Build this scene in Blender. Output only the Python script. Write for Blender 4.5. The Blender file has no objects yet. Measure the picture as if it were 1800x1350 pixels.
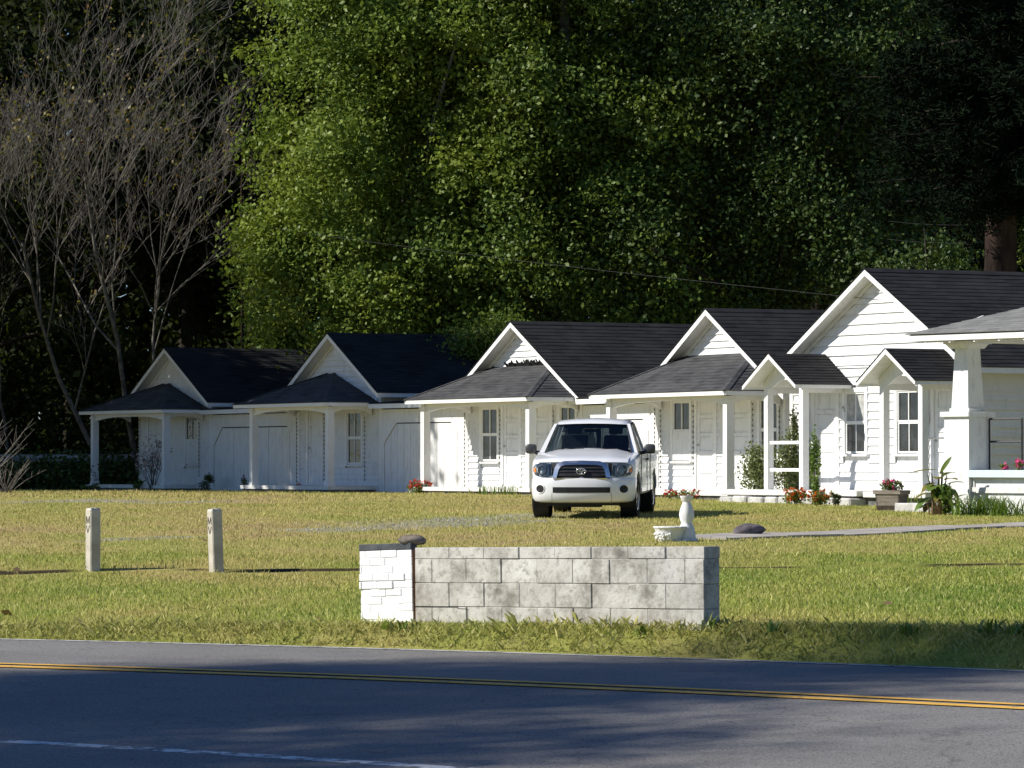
import bpy, bmesh, math, random
import numpy as np
from mathutils import Vector, Matrix

R = math.radians
random.seed(7)
rng = np.random.default_rng(11)
scene = bpy.context.scene
col = scene.collection

# ------------------------------------------------------------------ camera
CZ = 1.9            # eye height above the near edge of the road
FPX = 7200.0        # focal length in photo pixels (1800 wide): a long lens
HY = 812.0          # photo row of the horizon
cam_d = bpy.data.cameras.new('camera')
cam = bpy.data.objects.new('camera', cam_d)
col.objects.link(cam)
cam_d.sensor_width = 36.0
cam_d.lens = 36.0 * FPX / 1800.0
cam_d.clip_start = 0.5
cam_d.clip_end = 3000.0
cam.location = (0, 0, CZ)
cam.rotation_euler = (R(90) + math.atan((HY - 675.0) / FPX), 0, 0)
scene.camera = cam

# ------------------------------------------------------------------ sky and sun
SUN_EL = 36.5
SUN_AZ = -98.0      # from +Y, clockwise: the sun stands to the left
to_sun = Vector((math.sin(R(SUN_AZ)) * math.cos(R(SUN_EL)), math.cos(R(SUN_AZ)) * math.cos(R(SUN_EL)), math.sin(R(SUN_EL))))
world = bpy.data.worlds.new('World')
scene.world = world
world.use_nodes = True
wn = world.node_tree.nodes
bg = wn.get('Background')
sky = wn.new('ShaderNodeTexSky')
sky.sky_type = 'NISHITA'
sky.sun_disc = False
sky.sun_elevation = R(SUN_EL)
sky.sun_rotation = R(SUN_AZ)
sky.dust_density = 0.1
sky.ozone_density = 4.0
tint = wn.new('ShaderNodeMix'); tint.data_type = 'RGBA'; tint.blend_type = 'MULTIPLY'
tint.inputs[0].default_value = 1.0
tint.inputs[7].default_value = (0.80, 0.95, 1.22, 1)      # clear deep-blue autumn sky
world.node_tree.links.new(sky.outputs[0], tint.inputs[6])
world.node_tree.links.new(tint.outputs[2], bg.inputs[0])
bg.inputs[1].default_value = 0.064
sun_d = bpy.data.lights.new('sun', 'SUN')
sun_d.energy = 5.0
sun_d.angle = R(0.53)
sun_d.color = (1.0, 0.955, 0.87)
sun = bpy.data.objects.new('sun', sun_d)
col.objects.link(sun)
sun.rotation_euler = to_sun.to_track_quat('Z', 'Y').to_euler()
sun.location = (-40, 20, 40)
scene.view_settings.view_transform = 'Standard'
scene.view_settings.look = 'None'
scene.view_settings.exposure = 0.35
scene.view_settings.gamma = 1.0
scene.view_settings.use_curve_mapping = False
scene.cycles.use_denoising = True
scene.cycles.max_bounces = 6
scene.cycles.transparent_max_bounces = 8
scene.cycles.sample_clamp_indirect = 4.0

# ------------------------------------------------------------------ helpers
class MB:
    """collects faces; build() links them as one mesh object"""
    def __init__(s):
        s.v = []; s.f = []
    def add(s, vs, fs):
        o = len(s.v)
        s.v += [tuple(p) for p in vs]
        s.f += [tuple(i + o for i in f) for f in fs]
        return s
    def poly(s, pts):
        return s.add(pts, [tuple(range(len(pts)))])
    def box(s, x0, x1, y0, y1, z0, z1):
        return s.add([(x0,y0,z0),(x1,y0,z0),(x1,y1,z0),(x0,y1,z0),(x0,y0,z1),(x1,y0,z1),(x1,y1,z1),(x0,y1,z1)],
                     [(3,2,1,0),(4,5,6,7),(0,1,5,4),(1,2,6,5),(2,3,7,6),(3,0,4,7)])
    def prism(s, pts, off):
        n = len(pts)
        vs = [tuple(p) for p in pts] + [(p[0]+off[0], p[1]+off[1], p[2]+off[2]) for p in pts]
        fs = [tuple(range(n)), tuple(range(2*n-1, n-1, -1))]
        for i in range(n):
            j = (i + 1) % n
            fs.append((j, i, n + i, n + j))
        return s.add(vs, fs)
    def tube(s, pts, rad, n=6, cap=True):
        """tapered tube along points"""
        pts = [Vector(p) for p in pts]
        vs, fs = [], []
        for i, p in enumerate(pts):
            a = pts[max(i-1, 0)]; b = pts[min(i+1, len(pts)-1)]
            d = (b - a)
            if d.length < 1e-9: d = Vector((0,0,1))
            d.normalize()
            u = d.cross(Vector((0.31, 0.87, 0.38)))
            if u.length < 1e-3: u = d.cross(Vector((1,0,0)))
            u.normalize(); w = d.cross(u)
            r = rad[i] if hasattr(rad, '__len__') else rad
            for k in range(n):
                t = 2*math.pi*k/n
                vs.append(p + (u*math.cos(t) + w*math.sin(t))*r)
        for i in range(len(pts)-1):
            for k in range(n):
                k2 = (k+1) % n
                fs.append((i*n+k, i*n+k2, (i+1)*n+k2, (i+1)*n+k))
        if cap:
            fs.append(tuple(range(n-1, -1, -1)))
            m = (len(pts)-1)*n
            fs.append(tuple(m+k for k in range(n)))
        return s.add(vs, fs)
    def lathe(s, prof, n=24, c=(0,0,0), axis='Z', jit=None):
        vs, fs = [], []
        for i, (r, z) in enumerate(prof):
            for k in range(n):
                t = 2*math.pi*k/n
                rr = r*(1 + (jit(i, t) if jit else 0))
                p = (rr*math.cos(t), rr*math.sin(t), z)
                if axis == 'Y': p = (p[0], p[2], p[1])
                if axis == 'X': p = (p[2], p[0], p[1])
                vs.append((p[0]+c[0], p[1]+c[1], p[2]+c[2]))
        for i in range(len(prof)-1):
            for k in range(n):
                k2 = (k+1) % n
                fs.append((i*n+k, i*n+k2, (i+1)*n+k2, (i+1)*n+k))
        return s.add(vs, fs)
    def mesh(s, name='m', smooth=False, bevel=0, angle=None):
        me = bpy.data.meshes.new(name)
        me.from_pydata(s.v, [], s.f)
        bm = bmesh.new(); bm.from_mesh(me)
        bmesh.ops.recalc_face_normals(bm, faces=bm.faces)
        if bevel:
            bmesh.ops.bevel(bm, geom=list(bm.edges), offset=bevel, segments=1, affect='EDGES', profile=0.6)
        bm.to_mesh(me); bm.free()
        if smooth:
            me.polygons.foreach_set('use_smooth', [True]*len(me.polygons))
            if angle: me.set_sharp_from_angle(angle=R(angle))
        return me
    def build(s, name, mat, parent=None, smooth=False, bevel=0, kind=None, angle=None):
        return link(name, s.mesh(name, smooth, bevel, angle), mat, parent, kind)

def link(name, me, mat=None, parent=None, kind=None):
    o = bpy.data.objects.new(name, me)
    col.objects.link(o)
    if mat is not None and len(me.materials) == 0:
        me.materials.append(mat)
    if parent is not None: o.parent = parent
    if kind: o['kind'] = kind
    return o

def copy_obj(o, parent=None):
    c = o.copy(); col.objects.link(c)
    c.parent = parent
    return c

def thing(name, label, cat, loc=(0,0,0), rz=0, group=None):
    o = bpy.data.objects.new(name, None)
    col.objects.link(o)
    o.empty_display_size = 0.2
    o.location = loc; o.rotation_euler = (0, 0, rz)
    return tag(o, label, cat, group)

def tag(o, label, cat, group=None, kind=None):
    o['label'] = label; o['category'] = cat
    if group: o['group'] = group
    if kind: o['kind'] = kind
    return o

def np_mesh(name, V, F, smooth=False):
    """fast mesh from numpy arrays; F is (n,k)"""
    me = bpy.data.meshes.new(name)
    V = np.ascontiguousarray(V, dtype=np.float32); F = np.ascontiguousarray(F, dtype=np.int32)
    n, k = F.shape
    me.vertices.add(len(V)); me.vertices.foreach_set('co', V.ravel())
    me.loops.add(n*k); me.loops.foreach_set('vertex_index', F.ravel())
    me.polygons.add(n)
    me.polygons.foreach_set('loop_start', np.arange(0, n*k, k, dtype=np.int32))
    me.polygons.foreach_set('loop_total', np.full(n, k, dtype=np.int32))
    if smooth: me.polygons.foreach_set('use_smooth', np.ones(n, dtype=bool))
    me.update(calc_edges=True)
    me.validate()
    return me

# ------------------------------------------------------------------ materials
M = {}
def nd(nt, t, **kw):
    n = nt.nodes.new(t)
    for k, v in kw.items():
        setattr(n, k, v)
    return n
def mat(name, rough=0.7, spec=0.3, metal=0.0):
    m = bpy.data.materials.new(name); m.use_nodes = True
    nt = m.node_tree
    b = nt.nodes['Principled BSDF']
    b.inputs['Roughness'].default_value = rough
    b.inputs['Specular IOR Level'].default_value = spec
    b.inputs['Metallic'].default_value = metal
    M[name] = m
    return m, nt, b
def coord(nt, kind='Object'):
    return nd(nt, 'ShaderNodeTexCoord').outputs[kind]
def worldpos(nt):
    return nd(nt, 'ShaderNodeNewGeometry').outputs['Position']
def noise(nt, vec, scale, detail=4.0, rough=0.55, sc3=None):
    if sc3:
        mp = nd(nt, 'ShaderNodeMapping'); mp.inputs['Scale'].default_value = sc3
        nt.links.new(vec, mp.inputs['Vector']); vec = mp.outputs[0]
    n = nd(nt, 'ShaderNodeTexNoise')
    n.inputs['Scale'].default_value = scale; n.inputs['Detail'].default_value = detail
    n.inputs['Roughness'].default_value = rough
    nt.links.new(vec, n.inputs['Vector'])
    return n.outputs['Fac']
def ramp(nt, fac, stops):
    r = nd(nt, 'ShaderNodeValToRGB')
    els = r.color_ramp.elements
    while len(els) < len(stops): els.new(0.5)
    for e, (p, c) in zip(els, stops):
        e.position = p; e.color = (c[0], c[1], c[2], 1) if hasattr(c, '__len__') else (c, c, c, 1)
    nt.links.new(fac, r.inputs[0])
    return r.outputs[0]
def mixc(nt, fac, a, b, mode='MIX'):
    m = nd(nt, 'ShaderNodeMix', data_type='RGBA', blend_type=mode)
    for i, x in ((0, fac), (6, a), (7, b)):
        if hasattr(x, 'is_linked') or isinstance(x, bpy.types.NodeSocket): nt.links.new(x, m.inputs[i])
        elif i == 0: m.inputs[0].default_value = x
        else: m.inputs[i].default_value = (x[0], x[1], x[2], 1)
    return m.outputs[2]
def bump(nt, b, h, strength, dist=0.01):
    n = nd(nt, 'ShaderNodeBump')
    n.inputs['Strength'].default_value = strength; n.inputs['Distance'].default_value = dist
    nt.links.new(h, n.inputs['Height'])
    nt.links.new(n.outputs[0], b.inputs['Normal'])
def simple(name, c1, c2, scale=6.0, rough=0.7, spec=0.3, bmp=0.0, metal=0.0, space='Object', bscale=None, lo=0.35, hi=0.7, sc3=None):
    m, nt, b = mat(name, rough, spec, metal)
    v = coord(nt, space)
    f = noise(nt, v, scale, sc3=sc3)
    nt.links.new(ramp(nt, f, [(lo, c1), (hi, c2)]), b.inputs['Base Color'])
    if bmp:
        bump(nt, b, noise(nt, v, bscale or scale*6, 3), bmp)
    return m

# weathered white paint
def paint(name, base, dirt, amount=0.35, rough=0.55):
    m, nt, b = mat(name, rough, 0.3)
    v = worldpos(nt)
    f = noise(nt, v, 1.7, 6, 0.65)
    g = noise(nt, v, 9.0, 5, 0.7, sc3=(1, 1, 0.35))
    c = ramp(nt, g, [(0.30, dirt), (0.30 + amount, base)])
    c = mixc(nt, 0.55, c, ramp(nt, f, [(0.3, [x*0.9 for x in base]), (0.62, base)]))
    nt.links.new(c, b.inputs['Base Color'])
    bump(nt, b, noise(nt, v, 60, 3), 0.12, 0.004)
    return m
paint('white_paint', (0.74, 0.74, 0.73), (0.40, 0.385, 0.34), 0.19)
paint('trim_paint', (0.78, 0.78, 0.765), (0.52, 0.50, 0.45), 0.13)
paint('cream_paint', (0.73, 0.725, 0.70), (0.5, 0.48, 0.43), 0.17)
paint('porch_paint', (0.72, 0.71, 0.68), (0.42, 0.40, 0.36), 0.25)
paint('pale_blue_paint', (0.60, 0.70, 0.74), (0.48, 0.55, 0.57), 0.2)
simple('crack_dark', (0.015, 0.014, 0.012), (0.03, 0.028, 0.025))
# shingles: black with worn grey
def shingle(name, c1, c2, c3):
    m, nt, b = mat(name, 0.9, 0.2)
    v = coord(nt)
    f = noise(nt, v, 0.9, 5, 0.6)
    br = nd(nt, 'ShaderNodeTexWhiteNoise', noise_dimensions='3D')
    sn = nd(nt, 'ShaderNodeVectorMath', operation='SNAP')
    sn.inputs[1].default_value = (0.3, 0.3, 0.045)
    nt.links.new(v, sn.inputs[0]); nt.links.new(sn.outputs[0], br.inputs['Vector'])
    c = mixc(nt, br.outputs['Value'], c1, c2)
    c = mixc(nt, ramp(nt, f, [(0.45, 0.0), (0.75, 0.75)]), c, c3)
    nt.links.new(c, b.inputs['Base Color'])
    bump(nt, b, noise(nt, v, 240, 2), 0.5, 0.004)
shingle('black_shingle', (0.010, 0.010, 0.0115), (0.024, 0.024, 0.0255), (0.036, 0.036, 0.037))
shingle('porch_shingle', (0.040, 0.040, 0.042), (0.075, 0.075, 0.076), (0.10, 0.10, 0.10))
shingle('grey_shingle', (0.15, 0.15, 0.145), (0.22, 0.22, 0.21), (0.26, 0.26, 0.25))
# glass of the houses
m, nt, b = mat('window_glass', 0.03, 0.8)
nt.links.new(ramp(nt, noise(nt, coord(nt), 3.0), [(0.4, (0.012, 0.013, 0.015)), (0.7, (0.05, 0.052, 0.055))]), b.inputs['Base Color'])
bump(nt, b, noise(nt, coord(nt), 5, 2), 0.10, 0.02)
simple('curtain', (0.30, 0.30, 0.29), (0.5, 0.5, 0.48), 8)
simple('bark_dark', (0.022, 0.018, 0.014), (0.06, 0.05, 0.04), 9, 0.95, 0.1, 0.8)
simple('bark_grey', (0.085, 0.077, 0.066), (0.22, 0.205, 0.18), 7, 0.9, 0.15, 0.6)
simple('bark_red', (0.018, 0.013, 0.011), (0.06, 0.04, 0.033), 5, 0.95, 0.1, 0.8, sc3=(1, 1, 0.3))
simple('twig', (0.095, 0.085, 0.074), (0.23, 0.21, 0.185), 5, 0.85, 0.15)
simple('metal_dark', (0.012, 0.012, 0.013), (0.03, 0.028, 0.028), 20, 0.5, 0.4)
simple('old_metal', (0.25, 0.25, 0.25), (0.45, 0.44, 0.42), 9, 0.5, 0.5)
simple('wire', (0.02, 0.02, 0.02), (0.04, 0.04, 0.04))
simple('bulb', (0.02, 0.05, 0.02), (0.10, 0.06, 0.03), 40, 0.3, 0.5)

# foliage
def leafmat(name, cols, rough=0.42, spec=0.45, trans=0.25, wscale=0.35, alt=None):
    m, nt, b = mat(name, rough, spec)
    g = nd(nt, 'ShaderNodeNewGeometry')
    c = ramp(nt, g.outputs['Random Per Island'], [((i)/(max(len(cols)-1, 1)), k) for i, k in enumerate(cols)])
    if alt is not None:
        f = noise(nt, g.outputs['Position'], wscale, 3, 0.6)
        c = mixc(nt, ramp(nt, f, [(0.42, 0.0), (0.62, 0.85)]), c, alt)
    nt.links.new(c, b.inputs['Base Color'])
    if trans:
        tr = nd(nt, 'ShaderNodeBsdfTranslucent')
        nt.links.new(mixc(nt, 0.35, c, (0.22, 0.30, 0.02)), tr.inputs[0])
        mx = nd(nt, 'ShaderNodeMixShader'); mx.inputs[0].default_value = trans
        out = nt.nodes['Material Output']
        nt.links.new(b.outputs[0], mx.inputs[1]); nt.links.new(tr.outputs[0], mx.inputs[2])
        nt.links.new(mx.outputs[0], out.inputs[0])
    return m
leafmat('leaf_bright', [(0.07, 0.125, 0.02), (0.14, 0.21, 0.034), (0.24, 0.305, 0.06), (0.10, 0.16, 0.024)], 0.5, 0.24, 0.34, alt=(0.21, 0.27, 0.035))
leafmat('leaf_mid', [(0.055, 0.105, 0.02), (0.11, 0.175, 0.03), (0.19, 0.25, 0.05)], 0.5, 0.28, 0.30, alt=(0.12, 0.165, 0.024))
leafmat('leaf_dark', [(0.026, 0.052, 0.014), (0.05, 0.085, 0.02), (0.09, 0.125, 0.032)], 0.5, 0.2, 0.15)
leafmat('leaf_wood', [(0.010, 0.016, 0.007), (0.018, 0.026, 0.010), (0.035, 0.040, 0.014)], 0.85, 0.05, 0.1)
leafmat('needle', [(0.005, 0.010, 0.006), (0.008, 0.014, 0.008), (0.013, 0.020, 0.009)], 0.95, 0.02, 0.0)
leafmat('leaf_autumn', [(0.10, 0.10, 0.015), (0.20, 0.16, 0.02), (0.16, 0.07, 0.02)], 0.5, 0.3, 0.3)
leafmat('leaf_bush', [(0.09, 0.12, 0.035), (0.17, 0.20, 0.07), (0.27, 0.29, 0.13)], 0.5, 0.3, 0.2)
leafmat('leaf_plant', [(0.05, 0.11, 0.015), (0.11, 0.19, 0.03), (0.20, 0.26, 0.05)], 0.4, 0.4, 0.3)
leafmat('leaf_canna', [(0.08, 0.10, 0.02), (0.20, 0.19, 0.03), (0.20, 0.12, 0.05)], 0.45, 0.4, 0.3)
leafmat('leaf_dry', [(0.16, 0.10, 0.05), (0.24, 0.16, 0.09), (0.12, 0.07, 0.04)], 0.8, 0.1, 0.1)
leafmat('petal_red', [(0.50, 0.03, 0.02), (0.62, 0.07, 0.06), (0.55, 0.15, 0.10)], 0.6, 0.2, 0.2)
leafmat('petal_orange', [(0.60, 0.10, 0.02), (0.65, 0.18, 0.03), (0.50, 0.05, 0.02)], 0.6, 0.2, 0.2)
leafmat('petal_pink', [(0.65, 0.06, 0.20), (0.70, 0.12, 0.30)], 0.6, 0.2, 0.2)
leafmat('petal_purple', [(0.16, 0.05, 0.18), (0.25, 0.10, 0.24)], 0.6, 0.2, 0.2)
leafmat('bud_pink', [(0.40, 0.28, 0.27), (0.50, 0.36, 0.36), (0.30, 0.22, 0.2)], 0.8, 0.1, 0.1)
# ------------------------------------------------------------------ terrain
HT_Y = np.array([0, 20, 30, 34, 40, 46.6, 58, 69.5, 78, 86, 95, 104, 113, 140, 220, 700.])
HT_H = np.array([1.9, 1.8, 1.42, 1.385, 1.31, 1.236, 1.08, 0.935, 0.83, 0.745, 0.745, 0.76, 0.785, 0.75, 0.6, 0.6])
def sstep(a, b, x):
    t = np.clip((x - a)/(b - a), 0, 1)
    return t*t*(3 - 2*t)
def road_c(X):
    Xc = np.clip(X, -7, 7)
    y = 29.7 - 0.761*Xc - 0.0258*Xc**2
    sl = -0.761 - 0.0516*Xc
    return y + (X - Xc)*sl, sl
def road_s(X, Y):
    yc, sl = road_c(X)
    return (Y - yc)/np.sqrt(1 + sl**2)
RS = np.array([-60, -9, -4.2, 0.0, 3.05, 60]); RH = np.array([2.2, 1.98, 1.836, 1.60, 1.55, 1.55])
def road_z(s):
    return CZ - np.interp(s, RS, RH)
def vnoise(X, Y, f, seed=0):
    r = np.random.default_rng(seed); o = 0
    for k in range(5):
        a = r.uniform(0, 6.28); p = r.uniform(0, 6.28); ff = f*r.uniform(0.6, 2.2)
        o = o + np.sin((X*math.cos(a) + Y*math.sin(a))*ff + p)
    return o/5
def ledge(X, Y):
    # small worn step that crosses the lawn
    yl = 47.9 + 0.35*np.sin(X*0.35) + 0.15*np.sin(X*1.3 + 1) + np.where(X > 1.5, -0.4, 0)
    return sstep(-0.04, 0.04, Y - yl), yl
def ground_z(X, Y):
    X = np.asarray(X, float); Y = np.asarray(Y, float)
    h = np.interp(Y, HT_Y, HT_H)
    h = h - 0.03*np.clip(X, -9, 9)*(1 - sstep(36, 52, Y))
    z = CZ - h
    z = z + (0.035 + 0.03*vnoise(X, Y*0, 1.1, 17))*(ledge(X, Y)[0] - 1)*(sstep(36, 47, Y)) * (1 - sstep(47.9, 60, Y)*0)
    z = z + 0.015*np.sin(X*0.9 + Y*0.37)*np.cos(Y*0.6 - X*0.3)
    s = road_s(X, Y)
    w = sstep(3.05, 3.5, s)
    zr = road_z(s)
    z = np.where(s > 3.05, zr*(1 - w) + z*w, zr - 0.05)
    z = np.where((s > 2.9) & (s <= 3.05), zr - 0.03, z)
    w2 = sstep(-14, -20, s)
    z = np.where(s < -14, zr*(1 - w2) + (zr + 0.15)*w2, z)
    return z
def gz(X, Y):
    return float(ground_z(X, Y))
def gpx(px, py, y0=31.0, y1=140.0):
    """where the ray through a photo pixel meets the lawn"""
    ys = np.arange(y0, y1, 0.05)
    X = (px - 900)*ys/FPX
    zr = CZ - (py - HY)*ys/FPX
    d = zr - ground_z(X, ys)
    i = np.argmax(d <= 0)
    if d[i] > 0: i = len(ys) - 1
    return Vector((X[i], ys[i], gz(X[i], ys[i])))
def at(px, Y, z=None):
    X = (px - 900)*Y/FPX
    return Vector((X, Y, gz(X, Y) if z is None else z))
def zpx(py, Y):
    return CZ - (py - HY)*Y/FPX

# gravel patches: centre X, Y, half length, half width, direction
def pxpatch(p0, p1, wid):
    a = gpx(*p0); b = gpx(*p1)
    return (a.xy, b.xy, wid)
GRAVEL = [pxpatch((560, 932), (905, 915), 0.95), pxpatch((700, 923), (940, 905), 0.9), pxpatch((185, 950), (310, 944), 0.55),
          pxpatch((-60, 884), (190, 880), 1.2), pxpatch((240, 884), (380, 882), 0.7), pxpatch((640, 922), (1000, 905), 1.6)]
def seg_d(X, Y, a, b):
    ab = b - a
    t = np.clip(((X - a.x)*ab.x + (Y - a.y)*ab.y)/max(ab.length_squared, 1e-6), 0, 1)
    return np.hypot(X - a.x - t*ab.x, Y - a.y - t*ab.y)
def gravel_mask(X, Y):
    g = np.zeros_like(np.asarray(X, float))
    for i, (a, b, w) in enumerate(GRAVEL):
        amp = 0.25 if i == len(GRAVEL)-1 else 0.62
        d = seg_d(X, Y, a, b)
        g = np.maximum(g, amp*(1 - sstep(w*0.35, w*1.15, d + 0.45*w*vnoise(X, Y, 2.4, i))))
    return g
PATH_A = gpx(1215, 947).xy; PATH_B = gpx(1830, 923).xy
def path_d(X, Y):
    ab = (PATH_B - PATH_A).normalized(); nrm = Vector((-ab.y, ab.x))
    u = (X - PATH_A.x)*ab.x + (Y - PATH_A.y)*ab.y
    v = (X - PATH_A.x)*nrm.x + (Y - PATH_A.y)*nrm.y
    return u, v
PATH_W = 0.62
def in_path(X, Y, m=0.0):
    u, v = path_d(X, Y)
    return (u > -m) & (u < 16 + m) & (np.abs(v) < PATH_W + m)

# ---- ground sheet
xs = np.unique(np.concatenate([np.array([-500, -300, -180, -110, -70, -50, -38, -30, -25, -21, -18.]), np.arange(-16, 16.01, 0.3), np.array([18, 21, 25, 30, 38, 50, 70, 110, 180, 300, 500.])]))
ys = np.unique(np.concatenate([np.array([-60, -30, -12, 0, 8, 14., 18, 20]), np.arange(21, 47, 0.2), np.arange(47, 49.4, 0.05), np.arange(49.5, 118, 0.35), np.array([120, 123, 127, 132, 138, 146, 156, 170, 190, 220, 260, 320, 420, 550, 700, 900.])]))
XX, YY = np.meshgrid(xs, ys)
ZZ = ground_z(XX, YY)
V = np.stack([XX, YY, ZZ], -1).reshape(-1, 3)
nx, ny = len(xs), len(ys)
idx = np.arange(nx*ny).reshape(ny, nx)
F = np.stack([idx[:-1, :-1], idx[:-1, 1:], idx[1:, 1:], idx[1:, :-1]], -1).reshape(-1, 4)
me = np_mesh('ground', V, F, True)
at_g = me.attributes.new('gravel', 'FLOAT', 'POINT')
at_g.data.foreach_set('value', gravel_mask(XX, YY).reshape(-1).astype(np.float32))
at_s = me.attributes.new('soil', 'FLOAT', 'POINT')
_yl = ledge(XX, YY)[1]
at_s.data.foreach_set('value', ((YY > _yl - 0.05) & (YY < _yl + 0.05) & (vnoise(XX, YY*0, 1.7, 18) > -0.15)).reshape(-1).astype(np.float32))

def lawn_color(nt, pos):
    """dry and green patches of the lawn, from the place alone"""
    n1 = noise(nt, pos, 0.42, 5, 0.62, sc3=(1, 0.5, 1))
    n2 = noise(nt, pos, 1.9, 4, 0.6, sc3=(1, 0.6, 1))
    sp = nd(nt, 'ShaderNodeSeparateXYZ'); nt.links.new(pos, sp.inputs[0])
    mr = nd(nt, 'ShaderNodeMapRange'); nt.links.new(sp.outputs['Y'], mr.inputs[0])
    mr.inputs[1].default_value = 44; mr.inputs[2].default_value = 60
    mr.inputs[3].default_value = -0.02; mr.inputs[4].default_value = 0.14
    mx = nd(nt, 'ShaderNodeMapRange'); nt.links.new(sp.outputs['X'], mx.inputs[0])
    mx.inputs[1].default_value = 0; mx.inputs[2].default_value = 6
    mx.inputs[3].default_value = 0.0; mx.inputs[4].default_value = -0.10
    a = nd(nt, 'ShaderNodeMath', operation='ADD'); nt.links.new(n1, a.inputs[0]); nt.links.new(mr.outputs[0], a.inputs[1])
    a2 = nd(nt, 'ShaderNodeMath', operation='ADD'); nt.links.new(a.outputs[0], a2.inputs[0]); nt.links.new(mx.outputs[0], a2.inputs[1])
    m2 = nd(nt, 'ShaderNodeMath', operation='MULTIPLY_ADD'); nt.links.new(n2, m2.inputs[0]); m2.inputs[1].default_value = 0.35
    nt.links.new(a2.outputs[0], m2.inputs[2])
    return ramp(nt, m2.outputs[0], [(0.40, (0.21, 0.31, 0.038)), (0.61, (0.38, 0.41, 0.078)), (0.84, (0.56, 0.46, 0.16)), (1.0, (0.55, 0.39, 0.20))])
m, nt, b = mat('lawn', 0.95, 0.1)
pos = worldpos(nt)
c = lawn_color(nt, pos)
c = mixc(nt, 0.5, c, (0.12, 0.10, 0.04), 'MIX')
gn = nd(nt, 'ShaderNodeAttribute', attribute_name='gravel')
st = noise(nt, pos, 26, 2, 0.7)
gc = ramp(nt, st, [(0.3, (0.15, 0.135, 0.11)), (0.5, (0.28, 0.26, 0.225)), (0.7, (0.42, 0.395, 0.355))])
c = mixc(nt, gn.outputs['Fac'], c, gc)
sn_ = nd(nt, 'ShaderNodeAttribute', attribute_name='soil')
c = mixc(nt, sn_.outputs['Fac'], c, (0.045, 0.033, 0.02))
nt.links.new(c, b.inputs['Base Color'])
bump(nt, b, noise(nt, pos, 30, 4), 0.6, 0.03)
g_o = link('ground', me, M['lawn']); g_o['kind'] = 'structure'

# ---- road
def strip(name, s0, s1, lift, material, x0=-60, x1=60, step=0.25, ns=1, parent=None):
    xs_ = np.unique(np.concatenate([np.arange(x0, -10, 2.5), np.arange(-10, 10.01, step), np.arange(12, x1, 2.5)]))
    vs = []; fs = []
    ss = np.linspace(s0, s1, ns + 1)
    for i, x in enumerate(xs_):
        yc, sl = road_c(np.array(x)); n = Vector((-float(sl), 1)).normalized()
        for s in ss:
            p = Vector((x, float(yc))) + n*float(s)
            vs.append((p.x, p.y, float(road_z(s)) + lift))
    k = ns + 1
    for i in range(len(xs_)-1):
        for j in range(ns):
            fs.append((i*k+j, (i+1)*k+j, (i+1)*k+j+1, i*k+j+1))
    o = link(name, np_mesh(name, np.array(vs), np.array(fs), True), material, parent)
    return o
m, nt, b = mat('asphalt', 0.85, 0.25)
pos = worldpos(nt)
f1 = noise(nt, pos, 0.5, 4, 0.6, sc3=(1, 1, 1)); f2 = noise(nt, pos, 75, 2, 0.8)
c = ramp(nt, f1, [(0.3, (0.138, 0.132, 0.125)), (0.7, (0.20, 0.191, 0.18))])
c = mixc(nt, ramp(nt, f2, [(0.46, 0.0), (0.72, 0.75)]), c, (0.36, 0.34, 0.315))
c = mixc(nt, ramp(nt, noise(nt, pos, 48, 1, 0.5), [(0.3, 0.8), (0.42, 0.0)]), c, (0.045, 0.044, 0.045))
vo = nd(nt, 'ShaderNodeTexVoronoi', feature='DISTANCE_TO_EDGE'); vo.inputs['Scale'].default_value = 0.30
dn = nd(nt, 'ShaderNodeTexNoise'); dn.inputs['Scale'].default_value = 1.3; dn.inputs['Detail'].default_value = 5
nt.links.new(pos, dn.inputs['Vector'])
va = nd(nt, 'ShaderNodeVectorMath', operation='MULTIPLY_ADD'); nt.links.new(dn.outputs['Color'], va.inputs[0]); va.inputs[1].default_value = (1.6, 1.6, 0); nt.links.new(pos, va.inputs[2])
nt.links.new(va.outputs[0], vo.inputs['Vector'])
crk = ramp(nt, vo.outputs['Distance'], [(0.0, 0.4), (0.005, 0.0)])
c = mixc(nt, crk, c, (0.03, 0.029, 0.028))
nt.links.new(c, b.inputs['Base Color'])
bump(nt, b, f2, 0.5, 0.01)
def linepaint(name, c1, wear, wc):
    m, nt, b = mat(name, 0.75, 0.25)
    pos = worldpos(nt)
    w = ramp(nt, noise(nt, pos, 7, 6, 0.75), [(wear, 0.0), (wear + 0.1, 1.0)])
    nt.links.new(mixc(nt, w, wc, c1), b.inputs['Base Color'])
    bump(nt, b, noise(nt, pos, 75, 2, 0.8), 0.4, 0.01)
linepaint('yellow_line', (0.72, 0.41, 0.075), 0.36, (0.30, 0.20, 0.085))
linepaint('white_line', (0.48, 0.48, 0.46), 0.40, (0.17, 0.17, 0.165))
linepaint('white_line_worn', (0.66, 0.66, 0.64), 0.43, (0.16, 0.155, 0.15))
rd = strip('road', -14, 3.05, 0.0, M['asphalt'], ns=24); rd['kind'] = 'structure'
for s0, s1, mm in ((-0.17, -0.06, 'yellow_line'), (0.06, 0.17, 'yellow_line'), (2.88, 2.98, 'white_line'), (-4.28, -4.13, 'white_line_worn')):
    o = strip('lane_line', s0, s1, 0.004, M[mm], parent=rd)

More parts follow.
